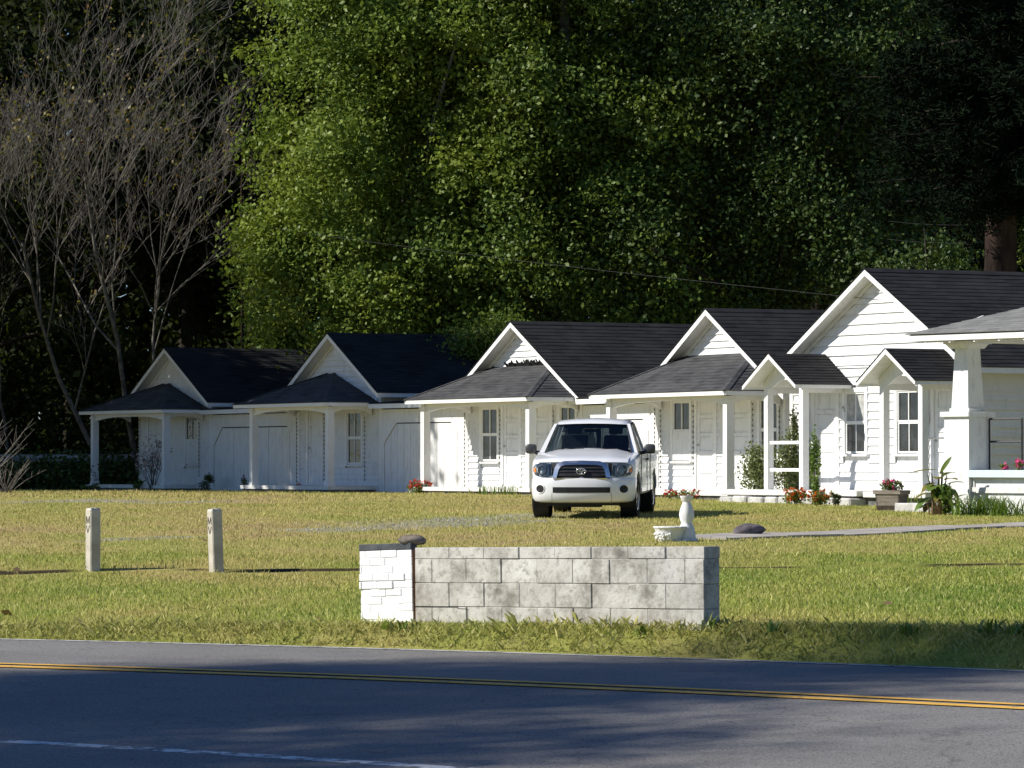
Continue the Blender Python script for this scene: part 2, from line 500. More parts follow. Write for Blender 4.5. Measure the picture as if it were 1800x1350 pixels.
# ---- concrete walk
simple('concrete_walk', (0.30, 0.27, 0.235), (0.44, 0.41, 0.37), 2.2, 0.9, 0.2, 0.4, space='Object', bscale=40)
ab = (PATH_B - PATH_A).normalized(); nrm = Vector((-ab.y, ab.x))
wk = bpy.data.objects.new('path', None); col.objects.link(wk); wk['kind'] = 'structure'
L = 1.45
for i in range(11):
    mb = MB()
    n = 4; top = []; 
    u0, u1 = i*L, (i+1)*L - 0.02
    pts = []
    for (u, v) in ((u0, -PATH_W), (u1, -PATH_W), (u1, PATH_W), (u0, PATH_W)):
        p = PATH_A + ab*u + nrm*v
        pts.append((p.x, p.y, gz(p.x, p.y) + 0.028 + 0.006*math.sin(i*2.1)))
    mb.prism(pts, (0, 0, -0.12))
    mb.build('slab', M['concrete_walk'], wk)

# ---- grass
POSTS_XY = [tuple(gpx(164, 1003).xy), tuple(gpx(381, 1006).xy), tuple(gpx(1207, 951).xy), tuple(gpx(1180, 950).xy), tuple(gpx(1318, 942).xy)]
def make_grass(name, n, y0, y1, hgt, wid, material, xm=1.5, dens=None, lean=0.5):
    Y = y0 + (y1 - y0)*rng.random(n)**0.9
    X = (rng.random(n)*2 - 1)*(Y*0.127 + xm)
    s = road_s(X, Y)
    keep = (s > 3.06) & ~in_path(X, Y, -0.03)
    keep &= rng.random(n) > gravel_mask(X, Y)*0.93
    if dens is not None: keep &= dens(X, Y, s)
    X, Y, s = X[keep], Y[keep], s[keep]
    n = len(X)
    Z = ground_z(X, Y)
    patch = 0.85 + 0.25*(vnoise(X, Y, 1.7, 3) > 0.05)*rng.random(n)
    h = hgt*(0.45 + 0.9*rng.random(n))*patch
    h = h*np.where(rng.random(n) < 0.05, 1.8, 1.0)
    ws = seg_d(X, Y, Vector((-1.33, 35.75)), Vector((1.55, 32.97)))
    h = np.where(ws < 0.06, h*(1.0 + 0.9*rng.random(n)), h)
    for q_ in POSTS_XY:
        h = np.where(np.hypot(X - q_[0], Y - q_[1]) < 0.17, h*(1.2 + 1.2*rng.random(n)), h)
    yl = ledge(X, Y)[1]
    h = np.where((Y > yl - 0.5) & (Y < yl + 0.03), h*(0.25 + 0.6*(vnoise(X, Y, 2.3, 9) > 0.22)), h)
    a = rng.random(n)*6.283
    ln = lean*rng.random(n)*h
    wd = wid*(0.6 + 0.8*rng.random(n))
    dx, dy = np.cos(a), np.sin(a)
    b2 = rng.random(n)*6.283
    lx, ly = np.cos(b2)*ln, np.sin(b2)*ln
    V = np.empty((n, 4, 3), np.float32)
    V[:, 0] = np.stack([X - dx*wd/2, Y - dy*wd/2, Z - 0.01], -1)
    V[:, 1] = np.stack([X + dx*wd/2, Y + dy*wd/2, Z - 0.01], -1)
    V[:, 2] = np.stack([X + dx*wd*0.3 + lx*0.5, Y + dy*wd*0.3 + ly*0.5, Z + h*0.62], -1)
    V[:, 3] = np.stack([X + lx*1.35, Y + ly*1.35, Z + h*0.95], -1)
    F = np.arange(n*4, dtype=np.int32).reshape(n, 4)
    o = link(name, np_mesh(name, V.reshape(-1, 3), F), material)
    o['kind'] = 'stuff'
    return o
def grassmat(name, verge=False):
    m, nt, b = mat(name, 0.6, 0.25)
    g = nd(nt, 'ShaderNodeNewGeometry')
    c = lawn_color(nt, g.outputs['Position'])
    r = g.outputs['Random Per Island']
    c = mixc(nt, ramp(nt, r, [(0.0, 0.0), (0.62, 0.0), (0.95, 0.8)]), c, (0.72, 0.66, 0.28))
    c = mixc(nt, ramp(nt, r, [(0.05, 0.8), (0.40, 0.0)]), c, (0.13, 0.20, 0.02))
    if verge: c = mixc(nt, 0.35, c, (0.30, 0.25, 0.11))
    nt.links.new(c, b.inputs['Base Color'])
    tr = nd(nt, 'ShaderNodeBsdfTranslucent'); nt.links.new(c, tr.inputs[0])
    mx = nd(nt, 'ShaderNodeMixShader'); mx.inputs[0].default_value = 0.35
    nt.links.new(b.outputs[0], mx.inputs[1]); nt.links.new(tr.outputs[0], mx.inputs[2])
    nt.links.new(mx.outputs[0], nt.nodes['Material Output'].inputs[0])
grassmat('grass_blade'); grassmat('verge_blade', True)
GR = [make_grass('lawn_grass', 210000, 31.5, 52, 0.037, 0.0072, M['grass_blade'], dens=lambda X, Y, s: (s > 3.3)),
      make_grass('lawn_grass', 150000, 52, 80, 0.034, 0.011, M['grass_blade'], xm=2.5),
      make_grass('lawn_grass', 60000, 80, 112, 0.042, 0.018, M['grass_blade'], xm=3, dens=lambda X, Y, s: Y < 113 - 1.9*(X + 9.0) + 3),
      make_grass('verge_grass', 190000, 29.5, 37.5, 0.048, 0.0052, M['verge_blade'], dens=lambda X, Y, s: (s < 3.75), lean=1.0)]
for o, l in zip(GR, ('short mown green grass nearest the road', 'drier mown grass of the middle lawn around the pickup', 'mown grass in front of the white cabins', 'rougher longer grass on the bank along the road edge')):
    tag(o, l, 'grass', kind='stuff')

# loose gravel stones on the worn tracks
nst = 60000
Yg = 52 + 60*rng.random(nst); Xg = (rng.random(nst)*2 - 1)*(Yg*0.127 + 1)
kp = rng.random(nst) < gravel_mask(Xg, Yg)**2*0.9
Xg, Yg = Xg[kp], Yg[kp]; ng = len(Xg); Zg = ground_z(Xg, Yg)
rg = (0.012 + 0.025*rng.random(ng)**2)*(Yg/65)
ag = rng.random(ng)*6.28
Vg = np.empty((ng, 5, 3), np.float32)
for k in range(4):
    a_ = ag + k*math.pi/2
    Vg[:, k] = np.stack([Xg + rg*np.cos(a_), Yg + rg*np.sin(a_), Zg - 0.004], -1)
Vg[:, 4] = np.stack([Xg + rg*0.3, Yg - rg*0.2, Zg + rg*0.8], -1)
Fg = (np.arange(ng)[:, None, None]*5 + np.array([[0, 1, 4], [1, 2, 4], [2, 3, 4], [3, 0, 4]])[None]).reshape(-1, 3)
m, nt, b = mat('gravel_stone', 0.9, 0.2)
g = nd(nt, 'ShaderNodeNewGeometry')
nt.links.new(ramp(nt, g.outputs['Random Per Island'], [(0.0, (0.14, 0.13, 0.12)), (0.5, (0.30, 0.28, 0.25)), (1.0, (0.5, 0.48, 0.45))]), b.inputs['Base Color'])
o = link('gravel', np_mesh('gravel', Vg.reshape(-1, 3), Fg), M['gravel_stone'])
tag(o, 'loose grey gravel showing through the worn lawn tracks', 'gravel', kind='stuff')
# ------------------------------------------------------------------ cabins
def stepped_slope(mb, a, b, c, d, n, t=0.014, off=0.0):
    """overlapping shingle courses on the slope a-b (eave) c-d (ridge)"""
    a, b, c, d = (Vector(p) for p in (a, b, c, d))
    nr = (b - a).cross(d - a)
    if nr.length < 1e-6: nr = (c - a).cross(d - a)
    nr.normalize()
    if nr.z < 0: nr = -nr
    for i in range(n):
        f0, f1 = i/n, min((i + 1)/n + 0.12/n, 1)
        l0 = a.lerp(d, f0); r0 = b.lerp(c, f0); l1 = a.lerp(d, f1); r1 = b.lerp(c, f1)
        k = off + 0.003
        mb.poly([l0 + nr*(t + off), r0 + nr*(t + off), r1 + nr*k, l1 + nr*k])
        mb.poly([l0 + nr*off, r0 + nr*off, r0 + nr*(t + off), l0 + nr*(t + off)])
        if i % 1 == 0:
            mb.poly([l0 + nr*off, l0 + nr*(t + off), l1 + nr*k])
            mb.poly([r0 + nr*off, r1 + nr*k, r0 + nr*(t + off)])

BOARDS = {}
def board(parent, u0, u1, z0, z1, y=0.0, mtl='white_paint', cut=None, name='siding_board', axis='x'):
    """one lap siding board; cut=(ul, ur) gives the top edge when the board ends on a rake"""
    a0, a1 = u0, u1
    b0, b1 = cut if cut else (u0, u1)
    t0, t1 = 0.036, 0.004
    vs = [(a0, y, z0), (a1, y, z0), (b1, y, z1), (b0, y, z1), (a0, y - t0, z0), (a1, y - t0, z0), (b1, y - t1, z1), (b0, y - t1, z1)]
    fs = [(4, 5, 6, 7), (0, 4, 7, 3), (1, 2, 6, 5), (0, 1, 5, 4), (3, 7, 6, 2), (0, 3, 2, 1)]
    if axis == 'y':
        vs = [(-p[1], p[0], p[2]) for p in vs]
    mb = MB(); mb.add(vs, fs)
    return mb.build(name, M[mtl], parent)

def siding(parent, u0, u1, z0, z1, e, holes, y=0.0, mtl='white_paint', axis='x', rnd=None):
    n = max(1, int(math.ceil((z1 - z0)/e)))
    for i in range(n):
        a = z0 + i*e; b_ = min(a + e + 0.004, z1)
        if b_ - a < 0.02: continue
        segs = [(u0, u1)]
        for (h0, h1, k0, k1) in holes:
            if k1 <= a + 0.03 or k0 >= b_ - 0.03: continue
            ns = []
            for (s0, s1) in segs:
                if h1 <= s0 or h0 >= s1: ns.append((s0, s1)); continue
                if h0 - s0 > 0.03: ns.append((s0, h0))
                if s1 - h1 > 0.03: ns.append((h1, s1))
            segs = ns
        for s0, s1 in segs:
            board(parent, s0, s1, a, b_, y, mtl, axis=axis)

def gable_boards(parent, half, z0, zr, slope, e, y=0.0):
    """boards of the gable triangle: |u| <= (zr - z)/slope"""
    z = z0
    while z < zr - 0.05:
        z1 = min(z + e + 0.004, zr - 0.012)
        w0 = min(half, (zr - z)/slope); w1 = min(half, (zr - z1)/slope)
        if (zr - z)/slope > half and (zr - z1)/slope > half: w0 = w1 = half
        board(parent, -w0, w0, z, z1, y, cut=(-w1, w1))
        z += e

def make_window(parent, uc, w, z0, z1, panel=None, curtain=False):
    """two-over-two sash window: casing, sash, four panes, sill; panel covers the lower sash"""
    c = 0.09
    mb = MB()
    u0, u1 = uc - w/2, uc + w/2
    for s in (0, 1):
        x0 = u0 - c if s == 0 else u1
        mb.box(x0, x0 + c, -0.045, 0.02, z0 - 0.02, z1 + c)
    mb.box(u0, u1, -0.043, 0.02, z1, z1 + c - 0.003)
    win = mb.build('window', M['trim_paint'], parent)
    zm = (z0 + z1)/2
    for k, (a, b_) in enumerate(((zm, z1), (z0, zm))):
        yo = -0.012 if k == 0 else 0.0
        if panel and k == 1:
            pm = MB(); pm.box(u0 + 0.005, u1 - 0.005, -0.03, 0.015, z0 + 0.004, zm - 0.002)
            pm.build('cover_panel', M['white_paint'], win); continue
        sb = MB(); t = 0.035
        sb.box(u0, u0 + t, yo - 0.012, 0.018, a, b_); sb.box(u1 - t, u1, yo - 0.012, 0.018, a, b_)
        sb.box(u0 + t, u1 - t, yo - 0.010, 0.018, a, a + t); sb.box(u0 + t, u1 - t, yo - 0.010, 0.018, b_ - t, b_)
        sb.box(uc - 0.012, uc + 0.012, yo - 0.008, 0.018, a + t, b_ - t)
        sb.build('sash', M['trim_paint'], win)
        for s in (-1, 1):
            p0, p1 = (u0 + t, uc - 0.012) if s < 0 else (uc + 0.012, u1 - t)
            pb = MB(); pb.box(p0, p1, 0.004, 0.012, a + t, b_ - t)
            pb.build('pane', M['curtain'] if (curtain and k == 0) else M['window_glass'], win)
    sl = MB(); sl.box(u0 - c - 0.04, u1 + c + 0.04, -0.09, 0.02, z0 - 0.06, z0 - 0.022)
    sl.build('sill', M['trim_paint'], win)
    return (u0 - c, u1 + c, z0 - 0.06, z1 + c)

def make_door(parent, uc, w, z0, z1):
    c = 0.10
    u0, u1 = uc - w/2, uc + w/2
    mb = MB()
    mb.box(u0 - c, u0, -0.045, 0.02, z0, z1 + c); mb.box(u1, u1 + c, -0.045, 0.02, z0, z1 + c)
    mb.box(u0, u1, -0.043, 0.02, z1, z1 + c - 0.003)
    mb.build('door_frame', M['trim_paint'], parent)
    d = MB()
    st = 0.11
    d.box(u0 + 0.006, u0 + st, -0.014, 0.016, z0 + 0.01, z1 - 0.006); d.box(u1 - st, u1 - 0.006, -0.014, 0.016, z0 + 0.01, z1 - 0.006)
    n = 5; ph = (z1 - z0 - 0.05)/n
    for i in range(n + 1):
        za = z0 + 0.012 + i*ph - (0.04 if i else 0); zb = za + (0.08 if 0 < i < n else 0.05)
        d.box(u0 + st, u1 - st, -0.013, 0.016, za, min(zb, z1 - 0.007))
    door = d.build('door', M['white_paint'], parent)
    for i in range(n):
        p = MB(); za = z0 + 0.05 + i*ph; zb = z0 + i*ph + ph - 0.035
        p.box(u0 + st - 0.004, u1 - st + 0.004, 0.004, 0.013, za, zb)
        p.build('door_panel', M['white_paint'], door)
    k = MB(); k.lathe([(0.001, -0.055), (0.024, -0.05), (0.03, -0.04), (0.022, -0.03), (0.01, -0.026), (0.01, -0.012)], 10, (u0 + 0.065, 0, z0 + 0.95), 'Y')
    k.build('door_knob', M['old_metal'], door, True)
    th = MB(); th.box(u0, u1, -0.03, 0.02, z0 - 0.01, z0 + 0.012); th.build('threshold', M['porch_paint'], door)
    return (u0 - c, u1 + c, z0, z1 + c)

def arch_beam(parent, p0, p1, zt, zb, rise, thick, mtl='trim_paint'):
    """spandrel board between two posts, its underside cut to a low arch"""
    p0 = Vector(p0); p1 = Vector(p1)
    d = (p1 - p0); L = d.length; d.normalize()
    n = Vector((-d.y, d.x, 0))*thick*0.5
    k = 14; top = []; bot = []
    for i in range(k + 1):
        t = i/k; x = p0 + d*(L*t)
        e = abs(2*t - 1)
        zz = zb + rise*(1 - e**3.2)
        top.append(Vector((x.x, x.y, zt))); bot.append(Vector((x.x, x.y, zz)))
    mb = MB()
    for i in range(k):
        a, b_, c, e = bot[i], bot[i+1], top[i+1], top[i]
        mb.poly([a - n, b_ - n, c - n, e - n]); mb.poly([b_ + n, a + n, e + n, c + n])
        mb.poly([a + n, b_ + n, b_ - n, a - n]); mb.poly([e - n, c - n, c + n, e + n])
    return mb.build('arch_board', M[mtl], parent)

def post(parent, x, y, z0, z1, w, mtl='trim_paint', cap=True, name='porch_post'):
    mb = MB(); h = w/2
    mb.box(x - h, x + h, y - h, y + h, z0, z1)
    if cap:
        mb.box(x - h - 0.025, x + h + 0.025, y - h - 0.025, y + h + 0.025, z1 - 0.11, z1 - 0.06)
        mb.box(x - h - 0.018, x + h + 0.018, y - h - 0.018, y + h + 0.018, z0 - 0.002, z0 + 0.09)
    return mb.build(name, M[mtl], parent)

def light_string(parent, pts, name='light_string'):
    mb = MB()
    for (x, z) in pts:
        mb.lathe([(0.002, 0.0), (0.014, 0.01), (0.017, 0.025), (0.004, 0.05)], 5, (x, -0.058, z), 'Z')
    zs = [p[1] for p in pts]
    if pts: mb.tube([(pts[0][0], -0.052, min(zs)), (pts[0][0], -0.052, max(zs))], 0.004, 4)
    return mb.build(name, M['bulb'], parent)

def gable_roof(t, half, Hr, slope, over, eave, depth, rows, back=0.3, mtl='black_shingle'):
    """two slopes with deck, rake boards and fascia. Ridge along +Y, front overhang at -over"""
    y0, y1 = -over, depth + back
    he = half + eave
    ze = Hr - he*slope
    nr = Vector((slope, 0, 1)).normalized()
    th = 0.07
    dk = MB()
    for s in (-1, 1):
        dk.prism([(0, y0 + 0.02, Hr - 0.004), (s*he, y0 + 0.02, ze - 0.004), (s*he, y0 + 0.02, ze - th), (0, y0 + 0.02, Hr - th)], (0, y1 - y0 - 0.04, 0))
    roof = dk.build('roof', M['cream_paint'], t)
    sh = MB()
    for s in (-1, 1):
        a = (s*(he + 0.03), y0 - 0.02, ze - 0.03*slope); b_ = (s*(he + 0.03), y1, ze - 0.03*slope)
        stepped_slope(sh, a, b_, (0, y1, Hr), (0, y0 - 0.02, Hr), rows, 0.013)
    # ridge cap
    for s in (-1, 1):
        sh.prism([(0, y0 - 0.02, Hr + 0.022), (s*0.14, y0 - 0.02, Hr - 0.14*slope + 0.022), (s*0.14, y0 - 0.02, Hr - 0.14*slope + 0.002), (0, y0 - 0.02, Hr + 0.002)], (0, y1 - y0 + 0.02, 0))
    o = sh.build('shingle_courses', M[mtl], roof, kind='stuff')
    for s in (-1, 1):
        rb = MB(); d = 0.125
        rb.prism([(0, y0, Hr - 0.006), (s*(he + 0.02), y0, ze - 0.02*slope - 0.006), (s*(he + 0.02), y0, ze - 0.02*slope - d), (0, y0, Hr - d - 0.004)], (0, 0.022, 0))
        rb.build('rake_board', M['trim_paint'], roof)
        fb = MB(); fb.box(*sorted((s*(he - 0.005), s*(he + 0.017))), y0 + 0.024, y1 - 0.02, ze - 0.12, ze - 0.016)
        fb.build('fascia_board', M['trim_paint'], roof)
        # frieze board on the wall under the rake
        fr = MB(); fr.prism([(0, -0.045, Hr - th - 0.004), (s*half*0.985, -0.045, Hr - half*0.985*slope - th - 0.004), (s*half*0.985, -0.045, Hr - half*0.985*slope - th - 0.09), (0, -0.045, Hr - th - 0.09)], (0, 0.02, 0))
        fr.build('frieze_board', M['trim_paint'], roof)
    return roof

def hip_porch(t, u0, u1, dep, ov, ze, zt, run, rows, mtl='porch_shingle', name='porch_roof', fas=0.10):
    """low hipped roof of a porch against the wall (y=0)"""
    ya = -dep - ov; a0, a1 = u0 - ov, u1 + ov
    tl, tr = a0 + run, a1 - run
    if tr < tl: tl = tr = (tl + tr)/2
    A, B = (a0, ya, ze), (a1, ya, ze); C, D = (tr, -0.03, zt), (tl, -0.03, zt)
    E, Fp = (a0, -0.03, ze), (a1, -0.03, ze)
    dk = MB()
    for q in ((A, B, C, D), (B, Fp, C), (E, A, D)):
        dk.poly([(p[0], p[1], p[2] - 0.012) for p in q])
    roof = dk.build(name, M['cream_paint'], t)
    sh = MB()
    o = 0.03
    A2, B2 = (a0 - o, ya - o, ze - 0.012), (a1 + o, ya - o, ze - 0.012)
    E2, F2 = (a0 - o, -0.03, ze - 0.012), (a1 + o, -0.03, ze - 0.012)
    stepped_slope(sh, A2, B2, C, D, rows)
    stepped_slope(sh, B2, F2, C, C, rows); stepped_slope(sh, E2, A2, D, D, rows)
    for (p, q) in ((A2, D), (B2, C)):
        p = Vector(p); q = Vector(q); d = (q - p).normalized()
        w = d.cross(Vector((0, 0, 1))).normalized()*0.09
        up = Vector((0, 0, 0.026)); dn = Vector((0, 0, -0.012))
        sh.poly([p - w + dn + up*0.3, p + up, q + up, q - w + dn + up*0.3]); sh.poly([p + up, p + w + dn + up*0.3, q + w + dn + up*0.3, q + up])
    sh.build('shingle_courses', M[mtl], roof, kind='stuff')
    for (x0, x1, y0_, y1_) in ((a0, a1, ya - 0.018, ya + 0.004), (a1 - 0.004, a1 + 0.018, ya + 0.006, -0.04), (a0 - 0.018, a0 + 0.004, ya + 0.006, -0.04)):
        f = MB(); f.box(x0, x1, y0_, y1_, ze - fas, ze - 0.014); f.build('fascia_board', M['trim_paint'], roof)
    cl = MB(); cl.box(u0 - ov + 0.02, u1 + ov - 0.02, ya + 0.02, -0.05, ze - fas + 0.012, ze - fas + 0.03)
    cl.build('porch_ceiling', M['cream_paint'], roof)
    return roof

def porch_frame(t, u0, u1, dep, f, ze, w, posts, fas=0.10, rise=0.13):
    zb = ze - fas + 0.01
    ps = sorted(posts)
    for u in ps:
        post(t, u, -dep, f, zb - 0.02, w)
    for a, b_ in zip(ps[:-1], ps[1:]):
        arch_beam(t, (a, -dep, 0), (b_, -dep, 0), zb, zb - 0.22, rise, 0.07)
    for u in (ps[0], ps[-1]):
        arch_beam(t, (u, -dep + 0.04, 0), (u, -0.06, 0), zb - 0.003, zb - 0.22, rise, 0.07)

def cabin(label, px, Y, th, W, Hr, slope, over, eave, depth, doors, wins, porch, e=0.14, f=0.17, posts=None, name='cabin'):
    """a white cabin: apex of the front rake at photo column px and distance Y"""
    th = R(th)
    d2 = Vector((math.sin(th), math.cos(th)))
    ap = Vector(((px - 900)*Y/FPX, Y))
    c = ap + d2*over
    g = min(gz(c.x, c.y), gz(c.x + math.cos(th)*W/2, c.y - math.sin(th)*W/2), gz(c.x - math.cos(th)*W/2, c.y + math.sin(th)*W/2)) 
    t = thing(name, label, 'cabin', (c.x, c.y, g), -th)
    half = W/2
    zg = Hr - half*slope            # where the wall meets the roof line
    # wall core
    mb = MB()
    mb.prism([(-half + .01, 0.02, -0.1), (half - .01, 0.02, -0.1), (half - .01, 0.02, zg - 0.06), (0, 0.02, Hr - 0.08), (-half + .01, 0.02, zg - 0.06)], (0, depth - 0.02, 0))
    mb.build('wall', M['white_paint'], t)
    holes = []
    zd = f + 1.98
    for (u, w) in doors: holes.append(make_door(t, u, w, f, zd))
    for (u, w, z0, z1, pan) in wins: holes.append(make_window(t, u, w, z0, z1, panel=pan))
    zp = porch['ze'] - 0.05
    siding(t, -half + 0.09, half - 0.09, f + 0.02, zg - 0.08, e, holes)
    gable_boards(t, half - 0.02, zg - 0.08, Hr - 0.07, slope, e)
    for s in (-1, 1):
        k = MB(); k.box(*sorted((s*(half - 0.09), s*(half + 0.012))), -0.046, 0.06, f - 0.1, zg - 0.1); k.build('corner_board', M['trim_paint'], t)
    k = MB(); k.box(-half, half, -0.036, 0.019, -0.05, f + 0.019); k.build('skirt_board', M['porch_paint'], t)
    gable_roof(t, half, Hr, slope, over, eave, depth, porch.get('rows', 22))
    hip_porch(t, porch['u0'], porch['u1'], porch['dep'], porch['ov'], porch['ze'], porch['zt'], porch['run'], porch.get('prow', 12))
    porch_frame(t, porch['u0'], porch['u1'], porch['dep'], f, porch['ze'], porch.get('w', 0.15), porch['posts'])
    fl = MB(); fl.box(porch['u0'] - 0.15, porch['u1'] + 0.15, -porch['dep'] - 0.16, -0.04, f - 0.09, f); fl.build('porch_floor', M['porch_paint'], t)
    sk = MB(); sk.box(porch['u0'] - 0.1, porch['u1'] + 0.1, -porch['dep'] - 0.1, -0.06, -0.2, f - 0.092); sk.build('porch_base', M['porch_base'], t)
    for (u, z0, z1) in porch.get('bulbs', []):
        light_string(t, [(u, z0 + 0.11*i) for i in range(int((z1 - z0)/0.11))])
    return t
simple('porch_base', (0.10, 0.10, 0.10), (0.24, 0.235, 0.225), 4, 0.9, 0.15, 0.4)

single = dict(W=4.75, slope=0.545, over=0.36, eave=0.42, depth=4.6)
double = dict(W=5.7, slope=0.55, over=0.36, eave=0.45, depth=4.7)
C1 = cabin('farthest white cabin in shade with hipped porch beside a bare shrub', 288, 112.6, 60.5, Hr=3.93, doors=[(-1.36, 0.78)], wins=[(1.08, 0.76, 0.74, 2.03, True)],
      porch=dict(u0=-3.05, u1=1.95, dep=1.15, ov=0.28, ze=2.22, zt=2.95, run=2.6, posts=(-2.9, 1.85), w=0.17, bulbs=[(-2.33, 0.3, 2.1), (1.62, 0.4, 2.0)]), **single)
C2 = cabin('shaded white cabin with one door and one window between the two left garages', 575, 103.0, 61.5, Hr=4.0, doors=[(-1.40, 0.78)], wins=[(0.86, 0.80, 0.72, 2.02, None)],
      porch=dict(u0=-2.9, u1=1.95, dep=1.2, ov=0.28, ze=2.24, zt=3.0, run=2.5, posts=(-2.55, 1.88), w=0.17, bulbs=[(1.5, 0.3, 2.0), (-0.80, 0.3, 2.1)]), **single)
C3 = cabin('white cabin with two doors and torn flashing above its porch, behind the pickup', 897, 94.8, 62, Hr=4.0, doors=[(-0.58, 0.80), (0.93, 0.80)], wins=[(-1.68, 0.80, 0.78, 2.02, None), (2.15, 0.72, 0.78, 2.02, None)],
      porch=dict(u0=-2.75, u1=2.75, dep=1.25, ov=0.3, ze=2.22, zt=2.98, run=1.62, posts=(-2.6, 2.65), w=0.17, bulbs=[(-1.10, 0.5, 2.1), (1.52, 0.9, 2.1)]), **double)
C4 = cabin('white cabin with two doors right of the pickup, joined to the larger house', 1240, 86.0, 64.5, Hr=3.98, doors=[(-0.62, 0.80), (0.90, 0.80)], wins=[(-1.72, 0.78, 0.80, 2.06, True), (2.12, 0.74, 0.80, 2.06, None)],
      porch=dict(u0=-2.75, u1=2.75, dep=1.25, ov=0.3, ze=2.22, zt=3.02, run=1.62, posts=(-2.6, 2.65), w=0.17, bulbs=[(-2.62, 0.2, 2.1), (-1.12, 0.5, 2.1), (0.33, 0.2, 2.1), (1.50, 0.4, 2.1), (2.62, 0.9, 2.1)]), **double)

# torn flashing on the third cabin's porch roof
fm = MB(); rr = random.Random(3)
for i in range(26):
    u = -0.75 + i*0.075 + rr.uniform(-.03, .03); l = rr.uniform(0.10, 0.24); a = rr.uniform(-0.5, 0.5)
    fm.prism([(u, -0.05, 2.97), (u + 0.09, -0.05, 2.98), (u + 0.07 + a*0.1, -0.10 - rr.random()*0.05, 2.99 + l*0.6), (u + a*0.1, -0.12, 2.98 + l*0.5)], (0, 0.008, 0.006))
fm.build('torn_flashing', M['black_shingle'], C3)

# ------------------------------------------------------------------ garages between the cabins
bpy.context.view_layer.update()
def corner(c, W, s):
    return c.matrix_world @ Vector((s*W/2, 0.0, 0))
def garage(label, A, B, zt, gap):
    A = Vector(A); B = Vector(B)
    d = B - A; L = d.xy.length; th = math.atan2(d.y, d.x)
    g = min(A.z, B.z) - 0.02
    t = thing('garage', label, 'garage', (A.x, A.y, g), th)
    mb = MB(); mb.box(0.02, L - 0.02, 0.03, 3.6, -0.1, zt - 0.05); mb.build('wall', M['white_paint'], t)
    m0, m1 = 0.14, L - 0.12
    zo = zt - 0.33; ch = 0.62     # opening height and clipped corner
    # header with the clipped corners
    hd = MB()
    hd.prism([(0.0, -0.03, zt), (0.0, -0.03, 0), (m0, -0.03, 0), (m0, -0.03, zo - ch*0.8), (m0 + ch, -0.03, zo), (m1 - ch, -0.03, zo), (m1, -0.03, zo - ch*0.8), (m1, -0.03, 0), (L, -0.03, 0), (L, -0.03, zt)], (0, 0.055, 0))
    hd.build('door_surround', M['white_paint'], t)
    cr = MB()                     # dark gap round the door leaves
    cr.prism([(m0, 0.012, 0.02), (m0, 0.012, zo - ch*0.8), (m0 + ch, 0.012, zo), (m1 - ch, 0.012, zo), (m1, 0.012, zo - ch*0.8), (m1, 0.012, 0.02)], (0, 0.016, 0))
    cr.build('door_recess', M['crack_dark'], t)
    mid = (m0 + m1)/2
    def top(u):
        u = min(max(u, m0), m1)
        q = min((u - m0)/ch, (m1 - u)/ch, 1.0)
        return zo - ch*0.8*(1 - q) - 0.028
    for s, (a, b_) in enumerate(((m0 + 0.015, mid - gap*0.5), (mid + gap*0.5, m1 - 0.015))):
        lf = bpy.data.objects.new('door_leaf', None); col.objects.link(lf); lf.parent = t
        n = 6; w = (b_ - a)/n
        for i in range(n):
            p0, p1 = a + i*w, a + (i + 1)*w - 0.016
            pm = MB(); yo = -0.012 - 0.003*((i*7 + s) % 3)
            kk = [u for u in (m0 + ch, m1 - ch) if p0 + 0.01 < u < p1 - 0.01]
            pts = [(p0, yo, 0.03), (p1, yo, 0.03), (p1, yo, top(p1))] + [(k, yo, top(k)) for k in kk] + [(p0, yo, top(p0))]
            pm.prism(pts, (0, 0.022, 0)); pm.build('plank', M['white_paint'], lf)
        br = MB(); xx = mid - 0.16 if s == 0 else mid + 0.04
        br.box(xx, xx + 0.12, -0.034, -0.02, 1.32, 1.37); br.build('hasp', M['old_metal'], lf)
    fs = MB(); fs.box(-0.12, L + 0.1, -0.34, -0.32, zt + 0.02, zt + 0.13); fs.build('fascia_board', M['trim_paint'], t)
    rf = MB(); rf.prism([(-0.1, -0.33, zt + 0.135), (L + 0.1, -0.33, zt + 0.135), (L + 0.1, 3.7, zt + 0.40), (-0.1, 3.7, zt + 0.40)], (0, 0, 0.03)); rf.build('roof', M['black_shingle'], t)
    so = MB(); so.box(-0.1, L + 0.08, -0.32, 0.02, zt + 0.03, zt + 0.05); so.build('soffit', M['cream_paint'], t)
    light_string(t, [(L - 0.05, 0.1 + 0.1*i) for i in range(19)])
    return t
garage('garage with leaning plank doors left of the second cabin, gap between its leaves', corner(C1, 4.75, 1), corner(C2, 4.75, -1), 2.08, 0.07)
garage('garage with plank doors half in diagonal shade left of the pickup cabin', corner(C2, 4.75, 1), corner(C3, 5.7, -1), 2.08, 0.012)
garage('sunlit garage directly behind the pickup', corner(C3, 5.7, 1), corner(C4, 5.7, -1), 2.06, 0.012)

